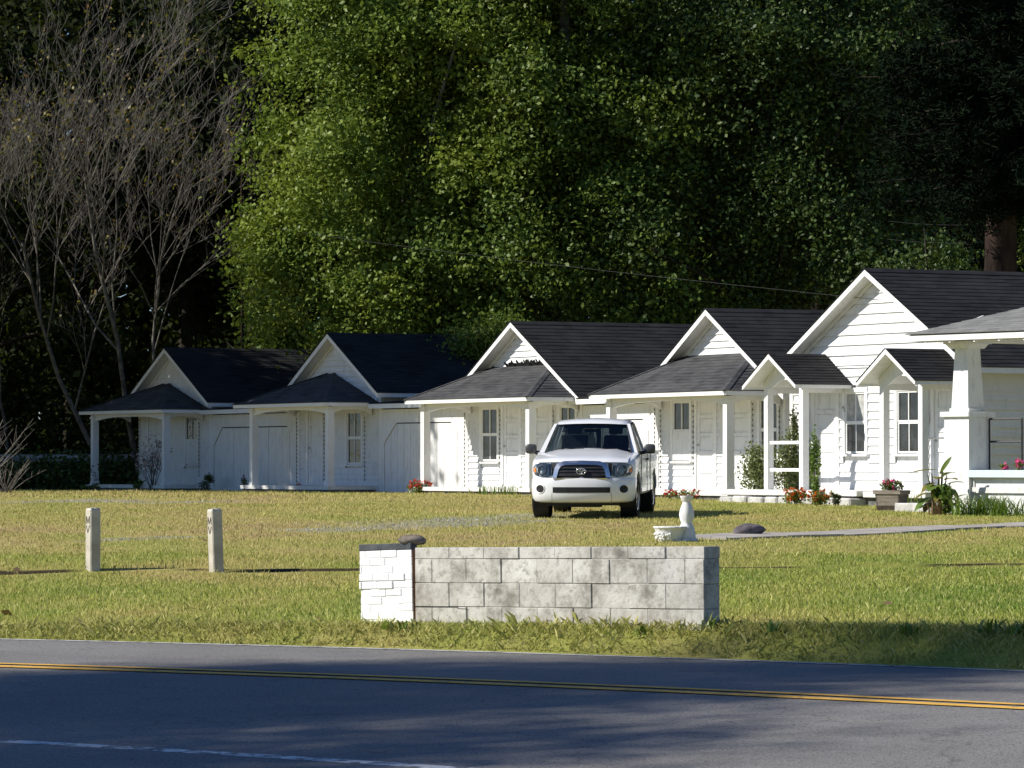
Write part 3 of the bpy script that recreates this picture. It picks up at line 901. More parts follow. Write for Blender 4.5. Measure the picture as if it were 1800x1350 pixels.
# ------------------------------------------------------------------ the larger house with two gabled porticos
def big_house():
    th = R(62); W = 6.5; half = W/2; Hr = 4.56; slope = 0.545; over = 0.36; eave = 0.36; depth = 6.8; f = 0.26
    d2 = Vector((math.sin(th), math.cos(th)))
    ap = Vector(((1520 - 900)*79.6/FPX, 79.6)); c = ap + d2*over
    t = thing('house', 'larger white house with two small gabled porticos and black roof', 'house', (c.x, c.y, gz(c.x, c.y)), -th)
    zg = Hr - half*slope
    mb = MB()
    mb.prism([(-half + .01, 0.02, -0.1), (half - .01, 0.02, -0.1), (half - .01, 0.02, zg - 0.06), (0, 0.02, Hr - 0.08), (-half + .01, 0.02, zg - 0.06)], (0, depth - 0.02, 0))
    mb.build('wall', M['white_paint'], t)
    holes = [make_door(t, -1.95, 0.82, f, 2.22), make_door(t, 2.32, 0.82, f, 2.22),
             make_window(t, -0.86, 0.72, 0.98, 2.18, curtain=True), make_window(t, 1.02, 0.76, 0.98, 2.18)]
    siding(t, -half + 0.1, half - 0.1, f + 0.02, zg - 0.08, 0.17, holes)
    gable_boards(t, half - 0.02, zg - 0.08, Hr - 0.07, slope, 0.2)
    for s in (-1, 1):
        k = MB(); k.box(*sorted((s*(half - 0.1), s*(half + 0.012))), -0.046, 0.06, f - 0.1, zg - 0.1); k.build('corner_board', M['trim_paint'], t)
    siding(t, 0.07, depth - 0.1, f, zg - 0.14, 0.17, [], y=-half + 0.012, mtl='cream_paint', axis='y')
    k = MB(); k.box(-half, half, -0.036, 0.019, -0.05, f + 0.019); k.build('skirt_board', M['porch_paint'], t)
    gable_roof(t, half, Hr, slope, over, eave, depth, 26)
    for uc in (-1.95, 2.25):
        # portico: gable roof running out from the wall
        p = bpy.data.objects.new('portico', None); col.objects.link(p); p.parent = t; p.location = (uc, 0, 0)
        hw, sl, zr, dep, fo = 0.82, 0.62, 2.95, 0.97, 0.36
        he = hw + 0.16; ze = zr - he*sl
        dk = MB()
        for s in (-1, 1):
            dk.prism([(0, -dep - fo, zr - 0.004), (s*he, -dep - fo, ze - 0.004), (s*he, -dep - fo, ze - 0.05), (0, -dep - fo, zr - 0.05)], (0, dep + fo - 0.04, 0))
        dk.build('roof', M['cream_paint'], p)
        sh = MB()
        for s in (-1, 1):
            stepped_slope(sh, (s*(he + .03), -dep - fo - 0.04, ze - .02), (s*(he + .03), -0.03, ze - .02), (0, -0.03, zr), (0, -dep - fo - 0.04, zr), 11)
        sh.build('shingle_courses', M['black_shingle'], p, kind='stuff')
        for s in (-1, 1):
            rb = MB(); rb.prism([(0, -dep - fo - .025, zr - 0.006), (s*(he + .02), -dep - fo - .025, ze - 0.018), (s*(he + .02), -dep - fo - .025, ze - 0.10), (0, -dep - fo - .025, zr - 0.105)], (0, 0.022, 0)); rb.build('rake_board', M['trim_paint'], p)
            fb = MB(); fb.box(*sorted((s*(he - .01), s*(he + .012))), -dep - fo, -0.04, ze - 0.09, ze - 0.012); fb.build('fascia_board', M['trim_paint'], p)
        arc = MB(); k = 14; zb = ze - 0.075
        pts = [(-hw, -dep, zb)] + [(-0.5 + i/k, -dep, zb + 0.17*math.sin(math.pi*i/k)) for i in range(k + 1)] + [(hw, -dep, zb), (hw, -dep, zr - hw*sl - 0.055), (0, -dep, zr - 0.055), (-hw, -dep, zr - hw*sl - 0.055)]
        for i in range(k):
            a, b_ = pts[1 + i], pts[2 + i]
            def roofz(u): return zr - abs(u)*sl - 0.055
            arc.prism([a, b_, (b_[0], -dep, roofz(b_[0])), (a[0], -dep, roofz(a[0]))], (0, 0.03, 0))
        for s in (-1, 1):
            arc.prism([(s*0.5, -dep, zb), (s*hw, -dep, zb), (s*hw, -dep, zr - hw*sl - 0.055), (s*0.5, -dep, zr - 0.5*sl - 0.055)], (0, 0.03, 0))
        arc.build('arched_gable_board', M['trim_paint'], p)
        for s in (-1, 1):
            post(p, s*0.66, -dep + 0.03, f, ze - 0.08, 0.14, cap=False)
            bm_ = MB(); bm_.box(s*0.66 - 0.05, s*0.66 + 0.05, -dep + 0.1, -0.06, ze - 0.17, ze - 0.085); bm_.build('side_beam', M['trim_paint'], p)
        if uc < 0:
            for z in (0.62, 1.16):
                r = MB(); r.box(-0.59, 0.59, -dep + 0.0, -dep + 0.045, z, z + 0.065); r.build('rail', M['trim_paint'], p)
        else:
            r = MB(); r.tube([(0.66, -dep + 0.03, 1.25), (0.66, -0.05, 1.27)], 0.018, 6); r.build('hand_rail', M['trim_paint'], p)
    fl = MB(); fl.box(-half - 0.4, 1.35, -1.42, -0.05, f - 0.11, f); fl.build('porch_floor', M['porch_paint'], t, bevel=0.012)
    fl = MB(); fl.box(1.37, half + 0.25, -1.3, -0.05, f - 0.13, f - 0.015); fl.build('porch_floor', M['porch_paint'], t, bevel=0.012)
    # rough foundation stones under the slab
    rr = random.Random(5)
    u = -half - 0.3
    while u < 1.2:
        w = rr.uniform(0.35, 0.55)
        st = MB(); y0 = -1.45 - rr.uniform(0, 0.12)
        st.box(u, u + w, y0, -1.1, -0.15, f - 0.125 - rr.uniform(0, 0.02)); st.build('foundation_block', M['pale_block'], t, bevel=0.03)
        u += w + rr.uniform(0.02, 0.06)
    sk = MB(); sk.box(-half - 0.3, half + 0.2, -1.2, -0.06, -0.2, f - 0.135); sk.build('porch_base', M['porch_base'], t)
    hs = MB(); hs.tube([(-1.30, -0.06, 1.86), (-1.24, -0.06, 1.90), (-1.20, -0.06, 1.86), (-1.21, -0.06, 1.80)], 0.011, 5); hs.build('wall_hook', M['old_metal'], t)
    mt = MB(); mt.tube([(1.72, -0.055, 0.4), (1.72, -0.055, 2.3)], 0.018, 6); mt.box(1.66, 1.78, -0.10, -0.045, 1.55, 1.72); mt.build('conduit', M['cream_paint'], t)
    return t
simple('pale_block', (0.40, 0.39, 0.37), (0.62, 0.60, 0.57), 5, 0.9, 0.2, 0.6)
H5 = big_house()

# ------------------------------------------------------------------ bungalow porch at the right edge
def bungalow():
    th = R(53); Y = 72.0
    c0 = Vector(((1703 - 900)*Y/FPX, Y))      # near corner of the pier
    g = gz(c0.x, c0.y) + 0.17
    t = thing('bungalow', 'white bungalow porch with tapered pillar at the right edge of the photo', 'house', (c0.x, c0.y, g), -th)
    # local: +X along the front to the right, -Y outwards; pier occupies x in [-0.62,0], y in [0,0.54]
    w, d = 0.63, 0.54
    mb = MB(); mb.box(-w, 0, 0, d, -0.45, 1.53); mb.build('pier', M['white_paint'], t)
    mb = MB(); mb.box(-w - 0.06, 0.06, -0.06, d + 0.06, 1.532, 1.63); mb.box(-w + 0.06, -0.06, 0.06, d - 0.06, 1.63, 1.69); mb.build('pier_cap', M['white_paint'], t, bevel=0.012)
    z0, z1 = 1.69, 2.745
    a, b_ = 0.10, 0.15
    lo = [(-w + a, a - .02, z0), (-a, a - .02, z0), (-a, d - a + .02, z0), (-w + a, d - a + .02, z0)]
    hi = [(-w + b_, b_ - .03, z1), (-b_, b_ - .03, z1), (-b_, d - b_ + .03, z1), (-w + b_, d - b_ + .03, z1)]
    mb = MB(); mb.add(lo + hi, [(3,2,1,0),(4,5,6,7),(0,1,5,4),(1,2,6,5),(2,3,7,6),(3,0,4,7)]); mb.build('pillar', M['white_paint'], t)
    mb = MB()
    mb.add([(-w + .11, .05, 2.745), (-.11, .05, 2.745), (-.11, d - .05, 2.745), (-w + .11, d - .05, 2.745), (-w + .06, 0.0, 2.825), (-.06, 0.0, 2.825), (-.06, d, 2.825), (-w + .06, d, 2.825)], [(3,2,1,0),(4,5,6,7),(0,1,5,4),(1,2,6,5),(2,3,7,6),(3,0,4,7)])
    mb.box(-w + .02, -.02, -0.04, d + .04, 2.826, 2.870); mb.build('capital', M['white_paint'], t)
    zb = 2.872
    bm_ = MB(); bm_.box(-w + 0.1, 7.0, 0.12, d - 0.12, zb, zb + 0.10); bm_.box(-w + 0.1, -0.1, d - 0.12, 5.0, zb, zb + 0.10); bm_.build('porch_beam', M['cream_paint'], t)
    # low porch wall and its rail
    lw = MB(); lw.box(0.06, 6.5, 0.10, 0.30, -0.45, 0.44); lw.build('low_wall', M['white_paint'], t)
    lb = MB(); lb.box(0.0, 0.06, 0.07, 0.32, -0.45, 0.44); lb.build('wall_end_post', M['cream_paint'], t)
    rl = MB(); rl.box(-0.002, 6.5, -0.03, 0.40, 0.47, 0.60); rl.build('rail_cap', M['pale_blue_paint'], t, bevel=0.006)
    rs = MB(); rs.box(0.02, 6.5, 0.05, 0.34, 0.44, 0.47); rs.build('rail_bed', M['cream_paint'], t)
    fl = MB(); fl.box(-w + 0.02, 6.5, 0.05, 3.0, 0.2, 0.30); fl.build('porch_floor', M['porch_paint'], t)
    # roof: hip at the front-left corner
    ov = 0.66; ze = 3.005; pit = 0.315
    ex, ey = -w - ov + 0.25, -ov + 0.15
    run = 3.4
    A = (ex, ey, ze); B = (8.0, ey, ze); C = (8.0 , ey + run, ze + run*pit); D = (ex + run, ey + run, ze + run*pit); E = (ex, 6.0, ze); Fq = (ex + run, 6.0, ze + run*pit)
    dk = MB()
    for q in ((A, B, C, D), (E, A, D, Fq)): dk.poly([(p[0], p[1], p[2] - 0.03) for p in q])
    rf = dk.build('porch_roof', M['cream_paint'], t)
    sh = MB(); stepped_slope(sh, (ex - .03, ey - .03, ze - .01), (8.0, ey - .03, ze - .01), C, D, 24); stepped_slope(sh, (ex - .03, 6.0, ze - .01), (ex - .03, ey - .03, ze - .01), D, Fq, 24)
    sh.build('shingle_courses', M['grey_shingle'], rf, kind='stuff')
    f1 = MB(); f1.box(ex, 8.0, ey, ey + 0.02, ze - 0.13, ze - 0.035); f1.build('fascia_board', M['trim_paint'], rf)
    f1 = MB(); f1.box(ex, ex + 0.02, ey + 0.022, 6.0, ze - 0.13, ze - 0.035); f1.build('fascia_board', M['trim_paint'], rf)
    x = ex + 0.42
    rt = MB(); rt.prism([(0, ey + 0.03, ze - 0.09), (0.045, ey + 0.03, ze - 0.09), (0.045, ey + 0.03, ze - 0.17), (0, ey + 0.03, ze - 0.17)], (0, 1.4, 1.4*pit))
    rtm = rt.mesh('rafter'); rtm.materials.append(M['cream_paint'])
    while x < 7.5:
        o = link('rafter', rtm, None, rf); o.location = (x, 0, 0); x += 0.62
    # house wall behind the porch
    hw = MB(); hw.box(2.6, 8.0, 2.4, 6.0, 0.0, 3.1); hw.build('wall', M['white_paint'], t)
    # metal frame standing on the porch
    fr = MB()
    for pts in ([(0.86, 0.46, 0.31), (0.86, 0.46, 1.50)], [(0.04, 0.46, 1.50), (0.86, 0.46, 1.50)], [(0.04, 0.46, 1.10), (0.86, 0.46, 1.10)], [(0.04, 0.46, 0.31), (0.04, 0.46, 1.50)]):
        fr.tube(pts, 0.02, 4)
    fo = fr.build('metal_railing', M['metal_dark'], t)
    return t, th
B6, TH6 = bungalow()
# ------------------------------------------------------------------ block wall by the road
m, nt, b = mat('old_block', 0.95, 0.15)
v = worldpos(nt)
f1 = noise(nt, v, 2.3, 5, 0.62); f2 = noise(nt, v, 17, 4, 0.65); oi = nd(nt, 'ShaderNodeObjectInfo')
c = ramp(nt, f1, [(0.32, (0.16, 0.148, 0.124)), (0.43, (0.36, 0.34, 0.296)), (0.55, (0.55, 0.525, 0.468)), (0.68, (0.64, 0.615, 0.56))])
c = mixc(nt, ramp(nt, f2, [(0.36, 0.6), (0.48, 0.0)]), c, (0.20, 0.185, 0.155))
c = mixc(nt, ramp(nt, f2, [(0.54, 0.0), (0.66, 0.5)]), c, (0.60, 0.585, 0.55))
c = mixc(nt, ramp(nt, oi.outputs['Random'], [(0.0, 0.0), (1.0, 0.35)]), c, (0.36, 0.335, 0.29))
nt.links.new(c, b.inputs['Base Color'])
mxh = nd(nt, 'ShaderNodeMath', operation='ADD'); nt.links.new(noise(nt, v, 42, 5, 0.75), mxh.inputs[0]); nt.links.new(f2, mxh.inputs[1])
bump(nt, b, mxh.outputs[0], 0.5, 0.012)
simple('mortar', (0.22, 0.21, 0.19), (0.36, 0.34, 0.31), 20, 0.95, 0.1, 0.5)
paint('painted_brick', (0.80, 0.80, 0.785), (0.66, 0.64, 0.60), 0.10)
simple('brick_red', (0.16, 0.08, 0.05), (0.27, 0.15, 0.10), 14, 0.95, 0.1, 0.6)
simple('dark_cap', (0.045, 0.05, 0.055), (0.09, 0.095, 0.10), 9, 0.8, 0.25, 0.4)

BL, BH, BD = 0.4055, 0.203, 0.20
wr = Vector(((1237 - 900)*33.0/FPX, 33.0)); wl = Vector(((729 - 900)*35.2/FPX, 35.2))
wth = math.atan2(wr.y - wl.y, wr.x - wl.x)
zl, zr_ = CZ - 0.735, CZ - 0.680
wall = thing('block_wall', 'weathered concrete block wall with bare grey blocks beside the road', 'wall', (wl.x, wl.y, zl), wth)
LEN = (wr - wl).length
wall.rotation_euler = (0, -math.atan2(zr_ - zl, LEN), wth)
NB = 8; bl = LEN/NB
core = MB(); core.box(0.006, LEN - 0.006, 0.006, BD - 0.006, -0.78, -0.006); core.build('mortar_bed', M['mortar'], wall)
rr = random.Random(21)
def blockmesh(w, h):
    mb = MB(); j = 0.0022
    mb.box(j, w - j, 0, BD, j, h - j)
    me = mb.mesh('block', bevel=0.004)
    me.materials.append(M['old_block'])
    return me
bm_cap = blockmesh(bl, 0.1); bm_full = blockmesh(bl, BH); bm_half = blockmesh(bl/2, BH)
z = 0.0
for r, h in enumerate((0.1, BH, BH, BH)):
    z -= h
    seq = [(i*bl, bm_cap if r == 0 else bm_full) for i in range(NB)] if r % 2 == 0 else [(0, bm_half)] + [(bl*0.5 + i*bl, bm_full) for i in range(NB - 1)] + [(LEN - bl/2, bm_half)]
    for (u, me) in seq:
        o = link('block', me, None, wall)
        o.location = (u + rr.uniform(-.002, .002), rr.uniform(-0.006, 0.004), z + rr.uniform(-.0015, .0015))
        o.rotation_euler = (rr.uniform(-.006, .006), rr.uniform(-.004, .004), rr.uniform(-.008, .008))
# cracks follow the open joints at the lower left
cr = MB()
pl = [(0.0, -0.507), (0.62*bl*2, -0.508), (0.64*bl*2, -0.520), (0.80*bl*2 - 0.03, -0.522)]
for a, b_ in zip(pl[:-1], pl[1:]):
    d = Vector((b_[0]-a[0], 0, b_[1]-a[1])); n = Vector((-d.z, 0, d.x)).normalized()*0.0028
    cr.prism([(a[0]-n.x, -0.0085, a[1]-n.z), (b_[0]-n.x, -0.0085, b_[1]-n.z), (b_[0]+n.x, -0.0085, b_[1]+n.z), (a[0]+n.x, -0.0085, a[1]+n.z)], (0, 0.003, 0))
cr.build('open_crack', M['crack_dark'], wall)

# white painted brick pier at the wall's left end
pr = Vector(((724 - 900)*35.25/FPX, 35.25)); ang = wth - R(3)
PLN = 0.675; PD = 0.20
pd = Vector((math.cos(ang), math.sin(ang)))
p0 = pr - pd*PLN
pier = thing('brick_pier', 'leaning white painted brick pier with dark cap at the end of the block wall', 'pier', (p0.x, p0.y, CZ - 0.775), ang)
pier.rotation_euler = (0, R(-2.1), ang)
core = MB(); core.box(0.01, PLN - 0.016, 0.004, PD - 0.004, -0.80, -0.003); core.build('mortar_bed', M['painted_brick'], pier)
sd = MB(); sd.box(PLN - 0.016, PLN - 0.004, 0.01, PD - 0.01, -0.8, -0.004); sd.build('bare_brick_side', M['brick_red'], pier)
bh, bw = 0.0665, 0.2
bmesh_ = {}
def brickmesh(w):
    k = round(w, 3)
    if k not in bmesh_:
        mb = MB(); mb.box(0.0022, w - 0.0022, 0, PD, 0.0022, bh - 0.0022)
        me = mb.mesh('brick', bevel=0.004); me.materials.append(M['painted_brick']); bmesh_[k] = me
    return bmesh_[k]
for r in range(12):
    z = -(r + 1)*bh
    us = [0.0]; off = (r % 2)*0.5*bw + (0.08 if r % 3 == 0 else 0.03)
    u = off
    while u < PLN - 0.05:
        us.append(u); u += bw
    us.append(PLN - 0.006)
    for a, b_ in zip(us[:-1], us[1:]):
        if b_ - a < 0.025: continue
        if r == 5 and a < 0.01: a += 0.045       # one brick end is missing
        o = link('brick', brickmesh(b_ - a), None, pier)
        push = -0.012 if (r in (3, 4) and a < 0.42) else 0
        o.location = (a, push + rr.uniform(-.004, .003), z + (-0.004 if r >= 4 and a < 0.3 else 0) + rr.uniform(-.001, .001))
        o.rotation_euler = (0, rr.uniform(-.006, .006), rr.uniform(-.01, .01))
cp = MB(); cp.box(0.0, PLN - 0.004, -0.007, 0.07, -0.002, 0.055)
cp.build('cap', M['dark_cap'], pier, bevel=0.006)

# rounded stone lying on the pier cap
def stone(name, label, loc, size, rz, mats, seed, cat='stone', tilt=(0, 0)):
    bm = bmesh.new(); bmesh.ops.create_icosphere(bm, subdivisions=3, radius=1.0)
    rs = random.Random(seed)
    ph = [rs.uniform(0, 6.28) for _ in range(9)]
    for v_ in bm.verts:
        p = v_.co
        k = 1 + 0.10*math.sin(2.3*p.x + ph[0]) + 0.08*math.sin(3.1*p.y + ph[1])*math.cos(2.7*p.z + ph[2]) + 0.05*math.sin(6*p.x + ph[3])*math.sin(5*p.z + ph[4]) + 0.03*math.sin(11*p.y + ph[5])
        v_.co = Vector((p.x*size[0]*k, p.y*size[1]*k, max(p.z, -0.75)*size[2]*k))
    me = bpy.data.meshes.new(name); bm.to_mesh(me); bm.free()
    me.polygons.foreach_set('use_smooth', [True]*len(me.polygons)); me.set_sharp_from_angle(angle=R(38))
    o = link(name, me, M[mats]); o.location = loc; o.rotation_euler = (tilt[0], tilt[1], rz)
    return tag(o, label, cat)
m = simple('stone_brown', (0.085, 0.07, 0.06), (0.26, 0.22, 0.18), 6, 0.9, 0.2, 0.9, bscale=22)
m = simple('stone_purple', (0.055, 0.045, 0.05), (0.19, 0.165, 0.18), 5, 0.85, 0.25, 1.0, bscale=18)
sp = pr - pd*0.0 + Vector((0.02, 0.10))
stone('stone', 'brown stone resting on the dark cap of the white brick pier', (sp.x - 0.02, sp.y, CZ - 0.775 + 0.058 + 0.040), (0.135, 0.085, 0.046), -0.25, 'stone_brown', 4)
rk = gpx(1318, 942)
stone('rock', 'dark purple-brown rock lying on the concrete walk', (rk.x, rk.y, rk.z + 0.078), (0.235, 0.17, 0.105), 0.25, 'stone_purple', 9, 'rock', (0.0, R(-9)))

# ------------------------------------------------------------------ concrete posts with the letters M V
simple('post_concrete', (0.40, 0.365, 0.30), (0.58, 0.54, 0.46), 5, 0.92, 0.2, 0.5, bscale=50)
simple('letter_dark', (0.03, 0.025, 0.02), (0.07, 0.06, 0.05), 20, 0.9)
def mv_post(label, px, py, hpx, lean, rz):
    p = gpx(px, py)
    s = FPX/p.y; H = hpx/s; w = 0.135
    t = thing('concrete_post', label, 'post', (p.x, p.y, p.z - 0.02), rz, 'lettered concrete posts on the lawn')
    t.rotation_euler = (lean[0], lean[1], rz)
    mb = MB(); h = w/2; c = 0.012; z1 = H + 0.02
    def ring(z, k): return [(-h + k, -h + c, z), (-h + c, -h + k, z), (h - c, -h + k, z), (h - k, -h + c, z), (h - k, h - c, z), (h - c, h - k, z), (-h + c, h - k, z), (-h + k, h - c, z)]
    vs = ring(-0.25, 0) + ring(z1 - 0.03, 0) + ring(z1 - 0.008, 0.012) + ring(z1, 0.035)
    fs = [tuple(range(7, -1, -1)), tuple(range(24, 32))]
    for r in range(3):
        for k in range(8):
            fs.append((r*8 + k, r*8 + (k + 1) % 8, r*8 + 8 + (k + 1) % 8, r*8 + 8 + k))
    mb.add(vs, fs); mb.build('shaft', M['post_concrete'], t)
    # recessed letters on the left-facing side (-X face)
    def strokes(segs, z0, hh, ww):
        lm = MB()
        for (a, b_) in segs:
            A = Vector((0, -(a[0] - 0.5)*ww, z0 + a[1]*hh)); B = Vector((0, -(b_[0] - 0.5)*ww, z0 + b_[1]*hh))
            d = B - A; n = Vector((0, -d.z, d.y)).normalized()*0.0075
            lm.prism([A - n + Vector((-h - 0.0015, 0, 0)), B - n + Vector((-h - 0.0015, 0, 0)), B + n + Vector((-h - 0.0015, 0, 0)), A + n + Vector((-h - 0.0015, 0, 0))], (0.004, 0, 0))
        return lm
    ww = 0.082
    strokes([((0, 0), (0.06, 1)), ((0.06, 1), (0.5, 0.12)), ((0.5, 0.12), (0.94, 1)), ((0.94, 1), (1, 0))], z1 - 0.185, 0.085, ww).build('letter', M['letter_dark'], t)
    strokes([((0, 1), (0.5, 0)), ((0.5, 0), (1, 1))], z1 - 0.292, 0.085, ww).build('letter', M['letter_dark'], t)
    return t
mv_post('left concrete post lettered M V, standing upright on the lawn', 164, 1003, 108, (0, 0), R(34))
mv_post('right concrete post lettered M V, leaning slightly left', 381, 1006, 112, (0, R(-2.2)), R(31))

# ------------------------------------------------------------------ bird bath in two pieces
paint('old_white_cement', (0.74, 0.73, 0.70), (0.45, 0.43, 0.38), 0.2)
bp = gpx(1207, 951)
ped = thing('garden_pedestal', 'white cement baluster pedestal of a bird bath standing on the lawn', 'pedestal', (bp.x, bp.y, bp.z))
q = lambda i, t: 0.03*math.sin(7*t)*(1 if 4 <= i <= 9 else 0)
mb = MB(); mb.lathe([(0.0, -0.03), (0.135, -0.03), (0.135, 0.03), (0.128, 0.10), (0.115, 0.19), (0.098, 0.235), (0.082, 0.262), (0.080, 0.285), (0.098, 0.33), (0.110, 0.40), (0.102, 0.47), (0.078, 0.54), (0.058, 0.60), (0.070, 0.615), (0.082, 0.63), (0.086, 0.655), (0.098, 0.67), (0.098, 0.695), (0.0, 0.695)], 28, jit=q)
mb.v = [(x*0.95, y*0.95, z*0.9) for x, y, z in mb.v]
mb.build('baluster', M['old_white_cement'], ped, True, angle=45)
mb = MB(); mb.lathe([(0.0, -0.02), (0.15, -0.02), (0.16, 0.01), (0.15, 0.035), (0.137, 0.036), (0.137, 0.0)], 24); mb.build('foot', M['old_white_cement'], ped, True, angle=40)
bb = gpx(1180, 950)
bas = thing('bird_bath_bowl', 'white cement bird bath bowl on the grass at the foot of the pedestal', 'bowl', (bb.x - 0.03, bb.y - 0.25, bb.z))
q2 = lambda i, t: (0.035*math.sin(18*t) if i in (4, 5, 6) else 0.02*math.sin(11*t + i))
mb = MB(); mb.lathe([(0.0, -0.02), (0.16, -0.02), (0.185, 0.06), (0.20, 0.12), (0.215, 0.165), (0.235, 0.185), (0.228, 0.20), (0.205, 0.195), (0.17, 0.15), (0.10, 0.11), (0.0, 0.10)], 40, jit=q2)
mb.build('basin', M['old_white_cement'], bas, True, angle=45)
rel = MB(); rs = random.Random(2)
for i in range(46):
    a = rs.uniform(2.6, 4.8); z = rs.uniform(0.02, 0.10); r = 0.175 + 0.35*z
    x, y = r*math.cos(a), r*math.sin(a)
    rel.lathe([(0.0, -0.022), (0.016, -0.012), (0.02, 0.0), (0.014, 0.014), (0.0, 0.02)], 6, (x, y, z))
rel.build('relief', M['old_white_cement'], bas, True, kind='stuff')

# ------------------------------------------------------------------ leaves, flowers and shrubs
def leaf_quads(C, size, aspect=0.55, up=0.3, droop=0.0, nrm=None, seed=None):
    n = len(C)
    N = rng.normal(size=(n, 3)); N[:, 2] += up*2
    if nrm is not None: N += nrm*1.2
    N /= np.linalg.norm(N, axis=1)[:, None] + 1e-9
    T = rng.normal(size=(n, 3)); T[:, 2] -= droop
    T -= (T*N).sum(1)[:, None]*N; T /= np.linalg.norm(T, axis=1)[:, None] + 1e-9
    B = np.cross(N, T)
    L = size*(0.65 + 0.7*rng.random(n))[:, None]
    V = np.empty((n, 4, 3), np.float32)
    V[:, 0] = C - T*L*0.5; V[:, 2] = C + T*L*0.5
    V[:, 1] = C + B*L*aspect*0.5 + N*L*0.07; V[:, 3] = C - B*L*aspect*0.5 + N*L*0.07
    return V.reshape(-1, 3), np.arange(n*4, dtype=np.int32).reshape(n, 4)
def leaf_obj(name, C, size, material, parent=None, **kw):
    V, F = leaf_quads(C, size, **kw)
    return link(name, np_mesh(name, V, F), material, parent)
def ellip(n, c, r, p=0.5):
    d = rng.normal(size=(n, 3)); d /= np.linalg.norm(d, axis=1)[:, None]
    k = rng.random(n)**p
    return np.array(c) + d*k[:, None]*np.array(r)
def flower(label, loc, w, h, petals, nl, nf, name='flower_clump', leaf='leaf_plant', d=None, psize=0.045):
    t = thing(name, label, 'flowers', loc)
    d = d or w*0.7
    C = ellip(nl, (0, 0, h*0.42), (w*0.5, d*0.5, h*0.48)); C[:, 2] = np.maximum(C[:, 2], 0.01)
    leaf_obj('foliage', C, 0.06, M[leaf], t)
    st = MB()
    for i in range(10):
        a = rng.random()*6.28; r = w*0.3*rng.random()
        st.tube([(0.1*r*math.cos(a), 0.1*r*math.sin(a), -0.02), (r*math.cos(a), r*math.sin(a), h*0.75)], 0.006, 4)
    st.build('stems', M['leaf_plant'], t)
    # blossoms: little clusters of petals
    K = ellip(nf, (0, 0, h*0.6), (w*0.5, d*0.5, h*0.45), 0.3); K[:, 2] = np.maximum(K[:, 2], h*0.3)
    P = np.repeat(K, 9, 0) + rng.normal(size=(nf*9, 3))*psize*0.35
    leaf_obj('blossoms', P, psize, M[petals], t, aspect=0.9)['kind'] = 'stuff'
    return t
def shrub(name, label, loc, w, h, nl, leaf, size, d=None, cat='shrub', stems=8, stem_mat='twig', p=0.45, z0=0.0):
    t = thing(name, label, cat, loc)
    d = d or w
    K = ellip(max(nl//26, 6), (0, 0, z0 + (h - z0)*0.5), (w*0.45, d*0.45, (h - z0)*0.47), p)
    C = np.repeat(K, 26, 0)[:nl] + rng.normal(size=(min(nl, len(K)*26), 3))*np.array([w, d, h])*0.075
    C[:, 2] = np.maximum(C[:, 2], 0.02)
    leaf_obj('foliage', C, size, M[leaf], t)
    st = MB()
    for i in range(stems):
        k = K[i % len(K)]
        st.tube([(0.04*k[0], 0.04*k[1], -0.03), (k[0]*0.5, k[1]*0.5, k[2]*0.6), tuple(k)], [0.014, 0.009, 0.004], 4)
    st.build('stems', M[stem_mat], t)
    return t
G = lambda px, py: tuple(gpx(px, py))
def front(c, u, out, dz=0.0):
    """a spot in front of a cabin, in its own frame"""
    p = c.matrix_world @ Vector((u, -out, 0)); return (p.x, p.y, gz(p.x, p.y) + dz)
bpy.context.view_layer.update()
def near(px, Y): 
    p = at(px, Y); return (p.x, p.y, p.z)
flower('red and pink flowers at the porch corner left of the pickup', near(738, 96.6), 0.62, 0.34, 'petal_red', 320, 44)
flower('low orange flowers before the second cabin porch', near(534, 105.2), 0.46, 0.22, 'petal_orange', 240, 34)
flower('small purple-flowered plant by the left garage doors', near(430, 107.0), 0.22, 0.42, 'petal_purple', 130, 14)
flower('red flowers behind the bird bath pedestal', near(1204, 84.2), 1.0, 0.21, 'petal_red', 320, 26)
flower('orange flowers by the slab, left clump below the portico rails', near(1398, 78.9), 0.50, 0.32, 'petal_orange', 280, 40)
flower('orange flowers by the slab, right clump with dark leaves', near(1441, 77.8), 0.48, 0.30, 'petal_orange', 300, 26)
shrub('low_plant', 'dark leafy weed beside the right orange flower clump', near(1466, 77.6), 0.30, 0.30, 200, 'leaf_dark', 0.06, cat='plant')
shrub('bush', 'leafy green bush at the corner of the fourth cabin porch', near(1336, 82.4), 0.86, 1.18, 4200, 'leaf_bush', 0.06, cat='bush', d=0.9)
shrub('bush', 'tall green bush behind the portico rails', near(1398, 81.95), 0.80, 1.40, 4600, 'leaf_bush', 0.062, cat='bush', d=0.5)
shrub('bush', 'spindly leader of greenery rising between the portico posts', near(1396, 82.0), 0.24, 1.80, 420, 'leaf_bush', 0.06, cat='bush', z0=1.2)
shrub('climbing_vine', 'yellow-green vine climbing beside the second portico post', near(1433, 79.0), 0.22, 1.45, 900, 'leaf_plant', 0.065, cat='vine', d=0.35)
shrub('bush', 'dark low bush before the left garage', near(362, 109.5), 0.62, 0.50, 420, 'leaf_dark', 0.06, cat='bush')
shrub('low_plant', 'small green plant at the foot of the bare shrub', near(243, 111.5), 0.36, 0.30, 220, 'leaf_mid', 0.07, cat='plant')
shrub('low_plant', 'low weeds at the base of the far left porch post', near(160, 112.3), 0.45, 0.22, 200, 'leaf_mid', 0.07, cat='plant')

